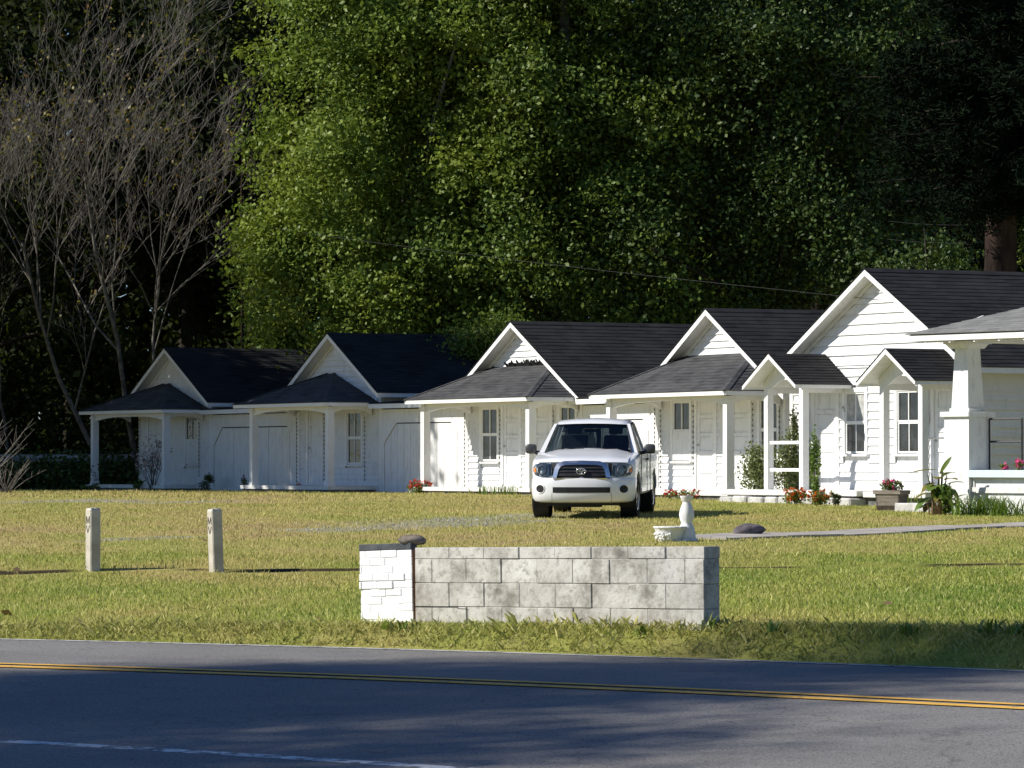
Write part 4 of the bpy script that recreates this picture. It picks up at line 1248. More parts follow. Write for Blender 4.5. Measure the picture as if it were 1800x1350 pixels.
def blade_clump(name, label, loc, n, h, spread, wid, material, cat='plant', arch=0.8, d=None):
    t = thing(name, label, cat, loc)
    mb = MB(); rs = random.Random(int(loc[0]*1000) & 0xffff)
    d = d or spread
    for i in range(n):
        a = rs.uniform(0, 6.28); bx, by = rs.uniform(-.5, .5)*spread, rs.uniform(-.5, .5)*d
        hh = h*rs.uniform(0.6, 1.1); lean = arch*hh*rs.uniform(0.3, 1.0)
        dx, dy = math.cos(a), math.sin(a); w = wid*rs.uniform(.7, 1.2)
        px_, py_ = -dy*w/2, dx*w/2
        pts = []
        for k in range(5):
            f = k/4
            pts.append(Vector((bx + dx*lean*f**1.6, by + dy*lean*f**1.6, hh*(f - 0.32*arch*f**3))))
        o = len(mb.v)
        for k, p in enumerate(pts):
            ww = (1 - (k/4)**2*0.95)
            mb.v += [(p.x - px_*ww, p.y - py_*ww, p.z), (p.x + px_*ww, p.y + py_*ww, p.z)]
        for k in range(4):
            mb.f.append((o + 2*k, o + 2*k + 1, o + 2*k + 3, o + 2*k + 2))
    mb.build('blades', M[material], t)
    return t
blade_clump('iris_clump', 'upright iris-like leaves in front of the porch behind the pickup', near(882, 92.4), 90, 0.30, 1.1, 0.022, 'leaf_plant', arch=0.35, d=0.5)
blade_clump('iris_clump', 'few thin green leaves beside the red flowers left of the pickup', near(838, 94.2), 22, 0.20, 0.35, 0.02, 'leaf_plant', arch=0.5)
blade_clump('daylily_clump', 'arching bright green strap leaves along the bungalow low wall', near(1722, 70.9), 190, 0.52, 0.95, 0.026, 'leaf_plant', arch=0.95, d=0.45)
blade_clump('daylily_clump', 'thinner strap leaves at the right end of the bungalow bed', near(1776, 70.4), 110, 0.46, 0.7, 0.02, 'leaf_plant', arch=0.9, d=0.4)
blade_clump('iris_clump', 'slim leaves between the planter and the canna', near(1607, 75.4), 26, 0.36, 0.35, 0.022, 'leaf_plant', arch=0.4)

# canna with broad ageing leaves
cn = thing('canna_plant', 'tall canna with broad yellowing leaves before the white pier', 'plant', near(1650, 71.8))
rs = random.Random(8)
sm = MB()
for i in range(9):
    a = rs.uniform(0, 6.28); r = rs.uniform(0.02, 0.16)
    sm.tube([(r*math.cos(a)*0.5, r*math.sin(a)*0.5, -0.02), (r*math.cos(a), r*math.sin(a), 0.4), (r*1.5*math.cos(a), r*1.5*math.sin(a), rs.uniform(0.6, 0.85))], [0.02, 0.016, 0.008], 5)
sm.build('stalks', M['leaf_canna'], cn)
def broad_leaf(parent, base, d, L, W, rise, sag, mtl):
    d = Vector(d).normalized(); side = Vector((-d.y, d.x, 0)).normalized()
    vs = []; fs = []; k = 7
    for i in range(k + 1):
        f = i/k
        c = Vector(base) + Vector((d.x, d.y, 0))*L*f + Vector((0, 0, rise*f - sag*f*f))
        w = W*0.5*math.sin(math.pi*min(0.02 + f*0.98, 1.0))**0.75
        vs += [c - side*w + Vector((0, 0, 0.04*w/W)), c, c + side*w + Vector((0, 0, 0.04*w/W))]
    for i in range(k):
        for j in range(2):
            fs.append((i*3 + j, i*3 + j + 1, i*3 + j + 4, i*3 + j + 3))
    mb = MB(); mb.add(vs, fs); return mb.build('leaf', M[mtl], parent, True)
for (bx, bz, dx, dy, L, W, ri, sa, mt_) in ((0.0, 0.5, -0.5, -.8, 0.4, 0.18, 0.1, 0.2, 'leaf_plant'), (0.05, 0.4, 0.5, -.9, 0.4, 0.18, 0.15, 0.2, 'leaf_plant'), (-0.05, 0.35, -1, -.3, 0.42, 0.17, 0.12, 0.22, 'leaf_canna'), (0.1, 0.5, 1, -.2, 0.36, 0.17, 0.2, 0.15, 'leaf_plant'), (0.0, 0.62, -.2, -.9, 0.35, 0.17, 0.15, 0.15, 'leaf_canna'), (0.06, 0.15, 0.6, -.9, 0.4, 0.16, 0.18, 0.2, 'leaf_plant'), (-0.1, 0.1, -.7, -.7, 0.4, 0.16, 0.2, 0.2, 'leaf_plant'), (0.0, 0.78, -1, -.1, 0.55, 0.12, 0.03, 0.10, 'leaf_canna'), (0.02, 0.70, 0.35, -.3, 0.25, 0.11, 0.34, 0.02, 'leaf_plant'), (0.05, 0.66, 0.5, -.5, 0.3, 0.14, 0.15, 0.08, 'leaf_bush'), (-0.03, 0.55, -0.8, -.5, 0.35, 0.15, 0.02, 0.2, 'leaf_canna'),
                                   (-0.08, 0.30, -0.9, -.6, 0.45, 0.14, 0.0, 0.26, 'leaf_plant'), (0.08, 0.45, 0.7, -.7, 0.35, 0.15, 0.05, 0.25, 'leaf_canna'), (0.1, 0.25, 0.9, -.4, 0.4, 0.13, 0.08, 0.2, 'leaf_plant'), (0.0, 0.45, -0.3, -1, 0.3, 0.14, 0.0, 0.25, 'leaf_canna'), (0.16, 0.2, 0.8, 0.1, 0.35, 0.12, 0.25, 0.1, 'leaf_plant'),
                                   (-0.12, 0.2, -0.6, -.9, 0.3, 0.12, 0.0, 0.18, 'leaf_dry'), (0.02, 0.3, 0.1, -1, 0.25, 0.13, 0.0, 0.22, 'leaf_dry'), (0.1, 0.6, 0.6, 0.4, 0.3, 0.14, 0.1, 0.1, 'leaf_canna')):
    broad_leaf(cn, (bx, 0, bz), (dx, dy, 0), L, W*1.45, ri, sa, mt_)
shrub('low_plant', 'leafy green growth around the foot of the canna', near(1662, 71.6), 0.42, 0.5, 420, 'leaf_plant', 0.11, cat='plant', d=0.4)
blade_clump('dry_stalks', 'dry brown stalks at the foot of the canna', near(1644, 71.2), 26, 0.34, 0.25, 0.025, 'leaf_dry', arch=0.5)

# planter box with pink flowers and a loose stone step beside it
simple('old_wood', (0.13, 0.11, 0.09), (0.26, 0.23, 0.19), 3, 0.9, 0.15, 0.5, sc3=(1, 1, 6))
pc = near(1567, 74.0)
pb = thing('planter_box', 'weathered tapered wooden planter box with pink flowers on the lawn', 'planter', pc, R(-38))
for (sx, nm) in ((0, 0), (1, 0), (2, 0), (3, 0)):
    a = sx*math.pi/2
    L2 = 0.27 if sx % 2 == 0 else 0.15; Dp = 0.15 if sx % 2 == 0 else 0.27
    mb = MB(); s_ = 0.82
    ca, sa_ = math.cos(a), math.sin(a)
    def rot(x, y, z): return (x*ca - y*sa_, x*sa_ + y*ca, z)
    H_ = 0.36
    mb.add([rot(-L2*s_, -Dp*s_, 0), rot(L2*s_, -Dp*s_, 0), rot(L2, -Dp, H_), rot(-L2, -Dp, H_), rot(-L2*s_, -Dp*s_ + .03, 0), rot(L2*s_, -Dp*s_ + .03, 0), rot(L2, -Dp + .03, H_), rot(-L2, -Dp + .03, H_)],
           [(0, 1, 2, 3), (7, 6, 5, 4), (0, 4, 5, 1), (1, 5, 6, 2), (2, 6, 7, 3), (3, 7, 4, 0)])
    mb.build('side_panel', M['old_wood'], pb)
mb = MB(); mb.box(-0.29, 0.29, -0.17, -0.13, 0.30, 0.37); mb.box(-0.29, 0.29, 0.13, 0.17, 0.30, 0.37); mb.box(-0.29, -0.25, -0.13, 0.13, 0.302, 0.368); mb.box(0.25, 0.29, -0.13, 0.13, 0.302, 0.368); mb.build('rim', M['old_wood'], pb)
simple('soil', (0.03, 0.022, 0.015), (0.07, 0.05, 0.035), 20, 0.95)
mb = MB(); mb.box(-0.24, 0.24, -0.13, 0.13, 0.02, 0.32); mb.build('soil', M['soil'], pb)
flower('pink geraniums growing in the wooden planter box', (pc[0], pc[1], pc[2] + 0.32), 0.44, 0.26, 'petal_pink', 260, 16, d=0.24, name='geranium')
sc_ = near(1622, 73.6)
sb = MB(); sb.box(-0.45, 0.45, -0.28, 0.28, -0.05, 0.15); so = sb.build('stone_step', M['pale_block'], None, bevel=0.02); so.location = sc_; so.rotation_euler = (0, 0, R(-50))
tag(so, 'grey stone step block between the planter and the canna', 'step')
bpy.context.view_layer.update()
for u, lb in ((0.62, 'pink geranium on the bungalow rail, left bloom'), (1.02, 'pink geranium on the bungalow rail, right larger bloom')):
    p = B6.matrix_world @ Vector((u, 0.24, 0.60))
    flower(lb, tuple(p), 0.16 if u < .8 else 0.2, 0.12 if u < .8 else 0.20, 'petal_pink', 40, 6 if u < .8 else 10, d=0.12, name='geranium', psize=0.05)

# bare shrub with pinkish buds in front of the farthest cabin
def twig_plant(name, label, loc, n, h, spread, seed, buds=None, bsize=0.05, r0=0.012, cat='shrub', leanx=0.0, mtl='twig', sub=5):
    t = thing(name, label, cat, loc); rs = random.Random(seed)
    mb = MB(); tips = []
    for i in range(n):
        a = rs.uniform(0, 6.28); r = spread*math.sqrt(rs.random()); hh = h*rs.uniform(0.65, 1.05)
        tip = Vector((r*math.cos(a) + leanx*hh, r*math.sin(a)*0.7, hh))
        mid = tip*0.5 + Vector((rs.uniform(-.05, .05), rs.uniform(-.05, .05), 0.04))
        b0 = Vector((rs.uniform(-.06, .06), rs.uniform(-.06, .06), -0.03))
        mb.tube([b0, mid, tip], [r0, r0*0.7, r0*0.3], 4); tips.append(tip)
        for k in range(sub):
            f = rs.uniform(0.35, 0.95); s0 = b0.lerp(mid, f*2) if f < .5 else mid.lerp(tip, f*2 - 1)
            e = s0 + Vector((rs.uniform(-1, 1), rs.uniform(-1, 1), rs.uniform(0.3, 1.3))).normalized()*hh*rs.uniform(0.12, 0.3)
            mb.tube([s0, e], [r0*0.5, r0*0.2], 3); tips.append(e)
    mb.build('branches', M[mtl], t, kind='stuff')
    if buds:
        K = np.array([tuple(p) for p in tips])
        P = np.repeat(K, 5, 0) + rng.normal(size=(len(K)*5, 3))*0.06
        leaf_obj('buds', P, bsize, M[buds], t, aspect=0.8)['kind'] = 'stuff'
    return t
twig_plant('bare_shrub', 'bare many-stemmed shrub with pinkish tufts before the farthest cabin', near(268, 111.0), 16, 1.25, 0.62, 4, 'bud_pink', 0.06)
twig_plant('brush_pile', 'bare twiggy branches reaching in at the left edge of the lawn', near(-45, 96.0), 22, 1.7, 1.1, 12, None, r0=0.012, leanx=0.3)
twig_plant('brush_pile', 'low tangle of dry twigs at the left edge behind the lawn', near(10, 99.0), 20, 0.8, 1.2, 13, None, r0=0.012, leanx=0.2)

# fallen leaves and small weeds on the lawn
spots = [(30, 1010, 'dry brown leaf on the lawn left of the left concrete post'), (360, 957, 'dry brown leaf behind the right concrete post'), (1425, 883, 'dry leaf on the grass below the orange flowers'), (180, 1100, 'brown fallen leaf near the road below the left concrete post'),
         (12, 1088, 'reddish fallen leaf at the left edge near the road'), (560, 1098, 'brown fallen leaf left of the white brick pier near the road'), (1560, 1072, 'pale dry leaf on the lawn right of the block wall'), (520, 945, 'dry leaf midway between the right post and the brick pier')]
for i, (px, py, lab_) in enumerate(spots):
    p = gpx(px, py)
    C = np.array([[0, 0, 0.055]])
    o = leaf_obj('fallen_leaf', C, 0.10, M['leaf_dry'], up=1.0, aspect=0.8); o.location = p
    tag(o, lab_, 'leaf', 'fallen leaves on the lawn')
for i, (px, py, h) in enumerate(((1128, 1116, 0.11), (1365, 1114, 0.13), (1595, 1118, 0.13), (1730, 1116, 0.15), (1790, 1116, 0.13), (1245, 1104, 0.14), (720, 1107, 0.10), (690, 1106, 0.11))):
    p = gpx(px, py, 29.5)
    blade_clump('weed', ['broad weed under the middle of the block wall', 'broad weed on the bank right of the block wall', 'dark weed on the shaded bank, left of a pair', 'dark weed on the shaded bank, largest', 'weed at the right edge of the shaded bank', 'tuft of grass at the dark end of the block wall', 'weed at the foot of the pier crack', 'weed in front of the white brick pier'][i], tuple(p), 12, h, 0.16, 0.03, 'leaf_plant', arch=0.8)
# ------------------------------------------------------------------ the pickup
m, nt, b = mat('car_white', 0.28, 0.5)
b.inputs['Coat Weight'].default_value = 0.7; b.inputs['Coat Roughness'].default_value = 0.05
nt.links.new(ramp(nt, noise(nt, coord(nt), 2.0, 4), [(0.3, (0.76, 0.76, 0.755)), (0.7, (0.82, 0.82, 0.815))]), b.inputs['Base Color'])
simple('chrome', (0.66, 0.65, 0.64), (0.78, 0.77, 0.75), 8, 0.24, 0.5, 0, 1.0)
simple('car_black', (0.008, 0.008, 0.009), (0.018, 0.018, 0.018), 12, 0.55, 0.35)
simple('grille_dark', (0.006, 0.006, 0.006), (0.014, 0.014, 0.014), 12, 0.35, 0.4)
simple('grille_bar', (0.018, 0.018, 0.019), (0.035, 0.034, 0.033), 12, 0.35, 0.4)
simple('tyre', (0.012, 0.012, 0.012), (0.03, 0.029, 0.028), 9, 0.85, 0.2, 0.3)
simple('alloy', (0.40, 0.41, 0.43), (0.58, 0.59, 0.61), 6, 0.3, 0.5, 0, 0.8)
simple('mirror_grey', (0.05, 0.05, 0.052), (0.09, 0.09, 0.092), 6, 0.35, 0.5)
simple('seat_cloth', (0.06, 0.065, 0.07), (0.11, 0.115, 0.12), 14, 0.9)
simple('reflector', (0.36, 0.38, 0.37), (0.62, 0.63, 0.62), 30, 0.35, 0.5, 0.3, 0.25)
simple('amber', (0.75, 0.20, 0.03), (0.85, 0.28, 0.05), 20, 0.25, 0.5)
simple('red_lens', (0.45, 0.02, 0.02), (0.6, 0.04, 0.03), 20, 0.25, 0.5)
def glassmat(name, tint, trans, rough=0.02):
    m = bpy.data.materials.new(name); m.use_nodes = True; M[name] = m
    nt = m.node_tree; nt.nodes.remove(nt.nodes['Principled BSDF'])
    tr = nd(nt, 'ShaderNodeBsdfTransparent'); gl = nd(nt, 'ShaderNodeBsdfGlossy'); gl.inputs['Roughness'].default_value = rough
    tv = ramp(nt, noise(nt, coord(nt), 1.5), [(0.3, tint), (0.7, [x*1.1 for x in tint])]); nt.links.new(tv, tr.inputs[0])
    fr = nd(nt, 'ShaderNodeFresnel'); fr.inputs[0].default_value = 1.5
    mx = nd(nt, 'ShaderNodeMixShader'); nt.links.new(fr.outputs[0], mx.inputs[0])
    nt.links.new(tr.outputs[0], mx.inputs[1]); nt.links.new(gl.outputs[0], mx.inputs[2])
    nt.links.new(mx.outputs[0], nt.nodes['Material Output'].inputs[0])
glassmat('car_glass', (0.24, 0.29, 0.30), 0.5)
glassmat('lamp_glass', (0.86, 0.88, 0.88), 0.9)
glassmat('rear_glass', (0.14, 0.17, 0.18), 0.3)

YAW = 6.6
tf = Vector(((1021.6 - 900)*68.7/FPX, 68.7))
fd = Vector((-math.sin(R(YAW)), -math.cos(R(YAW))))      # where the nose points
truck = thing('pickup_truck', 'white pickup truck with chrome grille parked on the lawn facing the road', 'truck',
              (tf.x, tf.y, gz(tf.x, tf.y + 0.9) + 0.0), math.atan2(fd.y, fd.x))
gf = gz(tf.x - fd.x*0.87, tf.y - fd.y*0.87); gr_ = gz(tf.x - fd.x*4.1, tf.y - fd.y*4.1)
truck.rotation_euler = (0, math.atan2(gr_ - gf, 3.23), math.atan2(fd.y, fd.x))
truck.location.z = gf - (gr_ - gf)/3.23*0.87 + 0.005
# local frame: +X to the nose (x=0 at the bumper), +Y to the truck's left, Z up
def ztop(x):                  # shoulder line height along the truck
    return float(np.interp(x, [-5.3, -3.3, -3.2, -1.3, -0.9, -0.25, 0], [1.06, 1.08, 1.10, 1.09, 1.06, 0.985, 0.955]))
HO = [(0, 0), (-0.012, 0.25), (-0.04, 0.45), (-0.085, 0.60), (-0.16, 0.74), (-0.27, 0.835), (-0.42, 0.878), (-0.62, 0.897), (-0.87, 0.902), (-1.2, 0.90), (-1.8, 0.90), (-2.6, 0.90), (-3.25, 0.90), (-3.7, 0.902), (-4.1, 0.905), (-4.55, 0.90), (-5.0, 0.885), (-5.22, 0.86), (-5.27, 0.78), (-5.28, 0.5), (-5.28, 0)]
SL = [(0.265, -0.13, 0.86), (0.29, -0.05, 0.945), (0.34, -0.015, 0.985), (0.42, 0.0, 1.0), (0.55, 0.0, 1.005), (0.64, -0.004, 1.0), (0.678, -0.022, 0.992), (0.69, -0.055, 0.988), (0.76, -0.065, 0.995), (0.84, -0.075, 1.0), (0.92, -0.10, 0.99), (0.96, -0.125, 0.978), (0.99, -0.17, 0.95), (1.0, -0.22, 0.90)]
def slice_pts(k, sgn):
    z, fx, wk = SL[k]
    out = []
    for (x, y) in HO:
        f = max(0.0, 1 + x/1.0)
        xx = x + fx*max(0.0, f)**1.2
        yy = y*wk if x > -5.2 else y*wk
        zz = z
        if z > 0.69: zz = 0.69 + (z - 0.69)*(ztop(x) - 0.69)/0.31
        if z < 0.4 and x < -0.75: zz = z + 0.09*min(1, (-0.75 - x)/0.4)
        out.append(Vector((xx, sgn*yy, zz)))
    return out
vs = []; fs = []
nh = len(HO)
ringn = 2*nh - 2
for k in range(len(SL)):
    L_ = slice_pts(k, 1); R_ = slice_pts(k, -1)
    vs += L_ + [R_[i] for i in range(nh - 2, 0, -1)]
for k in range(len(SL) - 1):
    for i in range(ringn):
        j = (i + 1) % ringn
        fs.append((k*ringn + i, k*ringn + j, (k + 1)*ringn + j, (k + 1)*ringn + i))
# close the top as a deck behind the hood; underside is closed too
fs.append(tuple(range(ringn - 1, -1, -1)))
topk = (len(SL) - 1)*ringn
for i in range(nh - 1):
    a = topk + i; b_ = topk + i + 1
    c_ = topk + (ringn - i - 1 if i + 1 < nh - 1 else nh - 1); d_ = topk + (ringn - i) % ringn if i else topk
    if i == 0: fs.append((a, b_, topk + ringn - 1))
    elif i == nh - 2: fs.append((a, b_, topk + ringn - i))
    else: fs.append((a, b_, topk + ringn - i - 1, topk + ringn - i))
body_mb = MB(); body_mb.add(vs, fs)
body_me = body_mb.mesh('body', True, angle=32)
body_tmp = link('body', body_me, M['car_white'])
cut = MB()
for ax in (-0.88, -4.11):
    for s in (-1, 1):
        prof = [(0.0, 0.60), (0.425, 0.60), (0.425, 1.2), (0.0, 1.2)]
        cut.lathe([(r_, s*z_) for r_, z_ in prof], 32, (ax, 0, 0.365), 'Y')
cut_me = cut.mesh('cut'); cut_o = link('cut', cut_me)
md = body_tmp.modifiers.new('b', 'BOOLEAN'); md.operation = 'DIFFERENCE'; md.object = cut_o; md.solver = 'EXACT'
dg = bpy.context.evaluated_depsgraph_get(); dg.update()
new_me = bpy.data.meshes.new_from_object(body_tmp.evaluated_get(dg))
new_me.name = 'body'
body_tmp.modifiers.clear(); body_tmp.data = new_me; body_tmp.parent = truck
if not new_me.materials: new_me.materials.append(M['car_white'])
bpy.data.objects.remove(cut_o)
body = body_tmp
# dark wheel wells
for ax in (-0.88, -4.11):
    for s in (-1, 1):
        ww = MB()
        ww.lathe([(0.42, s*0.61), (0.42, s*0.86)], 28, (ax, 0, 0.365), 'Y')
        ww.box(ax - 0.41, ax + 0.41, *sorted((s*0.595, s*0.612)), 0.2, 0.79)
        ww.build('wheel_well', M['car_black'], truck)
# hood
vs = []; fs = []; nxh, nyh = 14, 17
for i in range(nxh):
    f = i/(nxh - 1)
    for j in range(nyh):
        g_ = -1 + 2*j/(nyh - 1)
        y = g_*(0.765 + 0.02*f)
        xf = -0.10 - 0.16*abs(g_)**2.6
        x = xf + (-1.30 - xf + 0.10*(1 - abs(g_)**2)*0)*f
        zed = ztop(x) - 0.012 + 0.012*min(f*6, 1)
        cr_ = 0.028 + 0.058*f
        z = zed + cr_*(1 - abs(g_)**2.4) + 0.014*math.exp(-((abs(g_) - 0.56)/0.09)**2)*min(1, f*3)
        if f < 0.08: z -= 0.03*(1 - f/0.08)
        vs.append((x, y, z))
for i in range(nxh - 1):
    for j in range(nyh - 1):
        a = i*nyh + j
        fs.append((a, a + 1, a + nyh + 1, a + nyh))
hb = MB(); hb.add(vs, fs)
hood = hb.build('hood', M['car_white'], truck, True)
# cab: pillars, roof and rear wall round open windows
def P(x, y, z): return Vector((x, y, z))
bel = 1.085
A0, A1 = P(-1.24, 0.745, 1.09), P(-1.98, 0.615, 1.565)      # windscreen lower / upper corner
Rr0, Rr1 = P(-3.16, 0.745, bel), P(-3.02, 0.615, 1.575)      # rear
vs = []; fs = []
# roof shell
rx = [-1.96, -2.06, -2.3, -2.7, -2.98, -3.06]; rz = [1.568, 1.598, 1.628, 1.635, 1.615, 1.575]
ry = [1.0, 0.88, 0.6, 0.3, 0.0]
for x, z in zip(rx, rz):
    for g_ in (-1, -0.93, -0.8, -0.5, 0, 0.5, 0.8, 0.93, 1):
        w = 0.632 if x < -2.0 else 0.62
        dz = 0.046*(1 - abs(g_)**2.0) - (0.03 if abs(g_) == 1 else 0)
        xx = x + (0.06*(1 - g_*g_) if x > -2.1 else 0)
        vs.append((xx, g_*w, z + dz*(1 if -2.98 < x < -1.97 else 0.45)))
nr_ = 9
for i in range(len(rx) - 1):
    for j in range(nr_ - 1):
        a = i*nr_ + j; fs.append((a, a + 1, a + nr_ + 1, a + nr_))
rb = MB(); rb.add(vs, fs)
roof = rb.build('cab_roof', M['car_white'], truck, True)
def bar(mb, a, b_, wx, wy, wt=None):
    """pillar between a and b, given thickness along x and y"""
    a = Vector(a); b_ = Vector(b_)
    o = [(-wx/2, -wy/2), (wx/2, -wy/2), (wx/2, wy/2), (-wx/2, wy/2)]
    mb.add([a + Vector((p[0], p[1], 0)) for p in o] + [b_ + Vector((p[0]*0.9, p[1]*(0.9 if wt is None else wt/wy), 0)) for p in o], [(3,2,1,0),(4,5,6,7),(0,1,5,4),(1,2,6,5),(2,3,7,6),(3,0,4,7)])
for s in (-1, 1):
    pm = MB()
    Ay = Vector((A0.x - 0.03, s*(A0.y + 0.055), A0.z - 0.04)); At = Vector((A1.x - 0.01, s*(A1.y + 0.012), A1.z + 0.02))
    bar(pm, Ay, At, 0.10, 0.12, 0.055)
    bar(pm, At, (Rr1.x, s*(Rr1.y + 0.002), Rr1.z + 0.01), 0.06, 0.05)
    bar(pm, (Rr0.x - 0.03, s*0.80, bel - 0.03), (Rr1.x - 0.01, s*0.617, Rr1.z + 0.01), 0.13, 0.05)
    bar(pm, (-2.52, s*0.795, bel - 0.03), (-2.50, s*0.618, 1.575), 0.09, 0.045)
    pm.box(-3.2, -1.2, *sorted((s*0.77, s*0.86)), bel - 0.06, bel + 0.012)
    pm.build('side_pillars', M['car_white'], roof)
for s in (-1, 1):     # black weather strips
    tr_ = MB()
    tr_.tube([(A0.x + 0.035, s*(A0.y - 0.004), A0.z - 0.0), (A1.x + 0.03, s*(A1.y - 0.012), A1.z + 0.01)], 0.011, 5)
    tr_.build('weather_strip', M['car_black'], roof); tr_ = MB()
    tr_.tube([(-1.42, s*0.80, bel + 0.015), (-2.02, s*0.645, 1.55), (-2.5, s*0.645, 1.578), (-3.0, s*0.645, 1.56)], 0.012, 5)
    tr_.build('weather_strip', M['car_black'], roof)
def pane(name, pts, parent, mt='car_glass', t=0.006, bow=0.0, seg=8):
    """a glass pane between lower-left, lower-right, upper-right, upper-left, bowed forward"""
    a, b_, c_, d_ = (Vector(p) for p in pts)
    mb = MB(); vs = []; fs = []
    for i in range(seg + 1):
        f = i/seg
        for k in range(2):
            p = a.lerp(b_, f) if k == 0 else d_.lerp(c_, f)
            vs.append(p + Vector((bow*(1 - (2*f - 1)**2), 0, 0)))
    for i in range(seg): fs.append((2*i, 2*i + 2, 2*i + 3, 2*i + 1))
    mb.add(vs, fs)
    return mb.build(name, M[mt], parent, True)
pane('windscreen', [(A0.x, -A0.y, A0.z), (A0.x, A0.y, A0.z), (A1.x, A1.y, A1.z), (A1.x, -A1.y, A1.z)], truck, bow=0.10)
pane('rear_window', [(Rr0.x + 0.03, -0.66, 1.14), (Rr0.x + 0.03, 0.66, 1.14), (Rr1.x, 0.56, 1.53), (Rr1.x, -0.56, 1.53)], truck, mt='rear_glass')
hl_ = MB(); hl_.box(-3.02, -2.02, -0.58, 0.58, 1.535, 1.555); hl_.box(-3.10, -3.02, -0.60, 0.60, 1.50, 1.58); hl_.build('headliner', M['car_black'], truck)
for s in (-1, 1):
    pane('side_window', [(-1.42, s*0.80, bel), (-2.48, s*0.80, bel), (-2.46, s*0.625, 1.565), (-2.04, s*0.625, 1.555)], truck, seg=2)
    pane('quarter_window', [(-2.56, s*0.80, bel), (-3.08, s*0.80, bel), (-2.98, s*0.625, 1.56), (-2.54, s*0.625, 1.568)], truck, seg=2)
rw = MB(); rw.box(-3.2, -3.12, -0.79, 0.79, 0.8, 1.13); rw.box(-3.19, -3.13, -0.04, 0.04, 1.13, 1.5); rw.build('cab_rear_wall', M['car_white'], truck)
# interior
cw = MB(); cw.box(-1.55, -1.18, -0.74, 0.74, 0.9, 1.085); cw.prism([(-1.55, -0.7, 1.085), (-1.30, -0.7, 1.085), (-1.40, -0.66, 1.12), (-1.55, -0.66, 1.13)], (0, 1.38, 0)); cw.build('dashboard', M['seat_cloth'], truck)
for s in (-1, 1):
    sm = MB(); sm.prism([(-2.45, s*0.36 - 0.24, 0.9), (-2.30, s*0.36 - 0.24, 0.9), (-2.46, s*0.36 - 0.20, 1.38), (-2.56, s*0.36 - 0.20, 1.38)], (0, 0.44, 0)); sm.box(-2.57, -2.49, s*0.36 - 0.12, s*0.36 + 0.12, 1.40, 1.54)
    sm.build('seat', M['seat_cloth'], truck, bevel=0.02)
st_ = MB()
k = 20
pts = [Vector((-1.78 + 0.09*math.sin(2*math.pi*i/k), 0.36 + 0.18*math.cos(2*math.pi*i/k), 1.08 + 0.16*math.sin(2*math.pi*i/k))) for i in range(k + 1)]
st_.tube(pts, 0.016, 6, cap=False); st_.build('steering_wheel', M['car_black'], truck, True)
mi = MB(); mi.box(-1.80, -1.77, -0.12, 0.12, 1.44, 1.505); mi.build('inner_mirror', M['car_black'], truck, bevel=0.008)
fl_ = MB(); fl_.box(-3.1, -1.3, -0.78, 0.78, 0.84, 0.90); fl_.build('cab_floor', M['car_black'], truck)
cowl = MB(); cowl.prism([(-1.20, -0.74, 1.085), (-1.33, -0.74, 1.085), (-1.33, 0.74, 1.085), (-1.20, 0.74, 1.085)], (0, 0, 0.022)); cowl.build('cowl', M['car_black'], truck)
for y0 in (-0.55, 0.05):
    wp = MB(); wp.tube([(-1.17, y0, 1.155), (-1.20, y0 + 0.48, 1.165)], 0.009, 4); wp.build('wiper', M['car_black'], truck)

# nose: grille, lamps, bumper openings
def nose_x(y, z):
    """front surface of the body at (y, z)"""
    f = float(np.interp(z, [s_[0] for s_ in SL], [s_[1] for s_ in SL]))
    wk = float(np.interp(z, [s_[0] for s_ in SL], [s_[2] for s_ in SL]))
    ya = abs(y)/wk
    x = float(np.interp(ya, [p[1] for p in HO[:9]], [p[0] for p in HO[:9]]))
    return x + f*max(0.0, 1 + x)**1.2
def nose_patch(poly, off, depth=0.02, n=1):
    """polygon in (y,z) laid on the nose and given a thickness"""
    mb = MB()
    frontp = [Vector((nose_x(y, z) + off, y, z)) for y, z in poly]
    backp = [p - Vector((depth, 0, 0)) for p in frontp]
    m_ = len(poly)
    c1 = sum(frontp, Vector())/m_
    vs = frontp + backp
    cy_, cz_ = sum(q[0] for q in poly)/m_, sum(q[1] for q in poly)/m_
    vs = vs + [Vector((nose_x(cy_, cz_) + off, cy_, cz_))]
    fs = [(i, (i + 1) % m_, 2*m_) for i in range(m_)] + [tuple(range(2*m_ - 1, m_ - 1, -1))] + [(i, (i + 1) % m_, m_ + (i + 1) % m_, m_ + i) for i in range(m_)]
    mb.add(vs, fs); return mb
def nose_frame(outer, inner, off, depth):
    mb = MB(); m_ = len(outer)
    fo = [Vector((nose_x(y, z) + off, y, z)) for y, z in outer]; fi = [Vector((nose_x(y, z) + off + 0.012, y, z)) for y, z in inner]
    bo = [p - Vector((depth, 0, 0)) for p in fo]; bi = [p - Vector((depth, 0, 0)) for p in fi]
    vs = fo + fi + bo + bi
    fs = []
    for i in range(m_):
        j = (i + 1) % m_
        fs += [(i, j, m_ + j, m_ + i), (2*m_ + i, 2*m_ + j, j, i), (m_ + i, m_ + j, 3*m_ + j, 3*m_ + i)]
    mb.add(vs, fs); return mb
OUT = [(-0.475, 0.665), (0.475, 0.665), (0.49, 0.70), (0.455, 0.86), (0.40, 0.935), (0.30, 0.968), (0, 0.978), (-0.30, 0.968), (-0.40, 0.935), (-0.455, 0.86), (-0.49, 0.70)]
INN = [(-0.415, 0.682), (0.415, 0.682), (0.415, 0.71), (0.385, 0.83), (0.345, 0.885), (0.27, 0.905), (0, 0.912), (-0.27, 0.905), (-0.345, 0.885), (-0.385, 0.83), (-0.415, 0.71)]
gb = nose_patch(INN, 0.010, 0.05).build('grille', M['grille_dark'], truck)
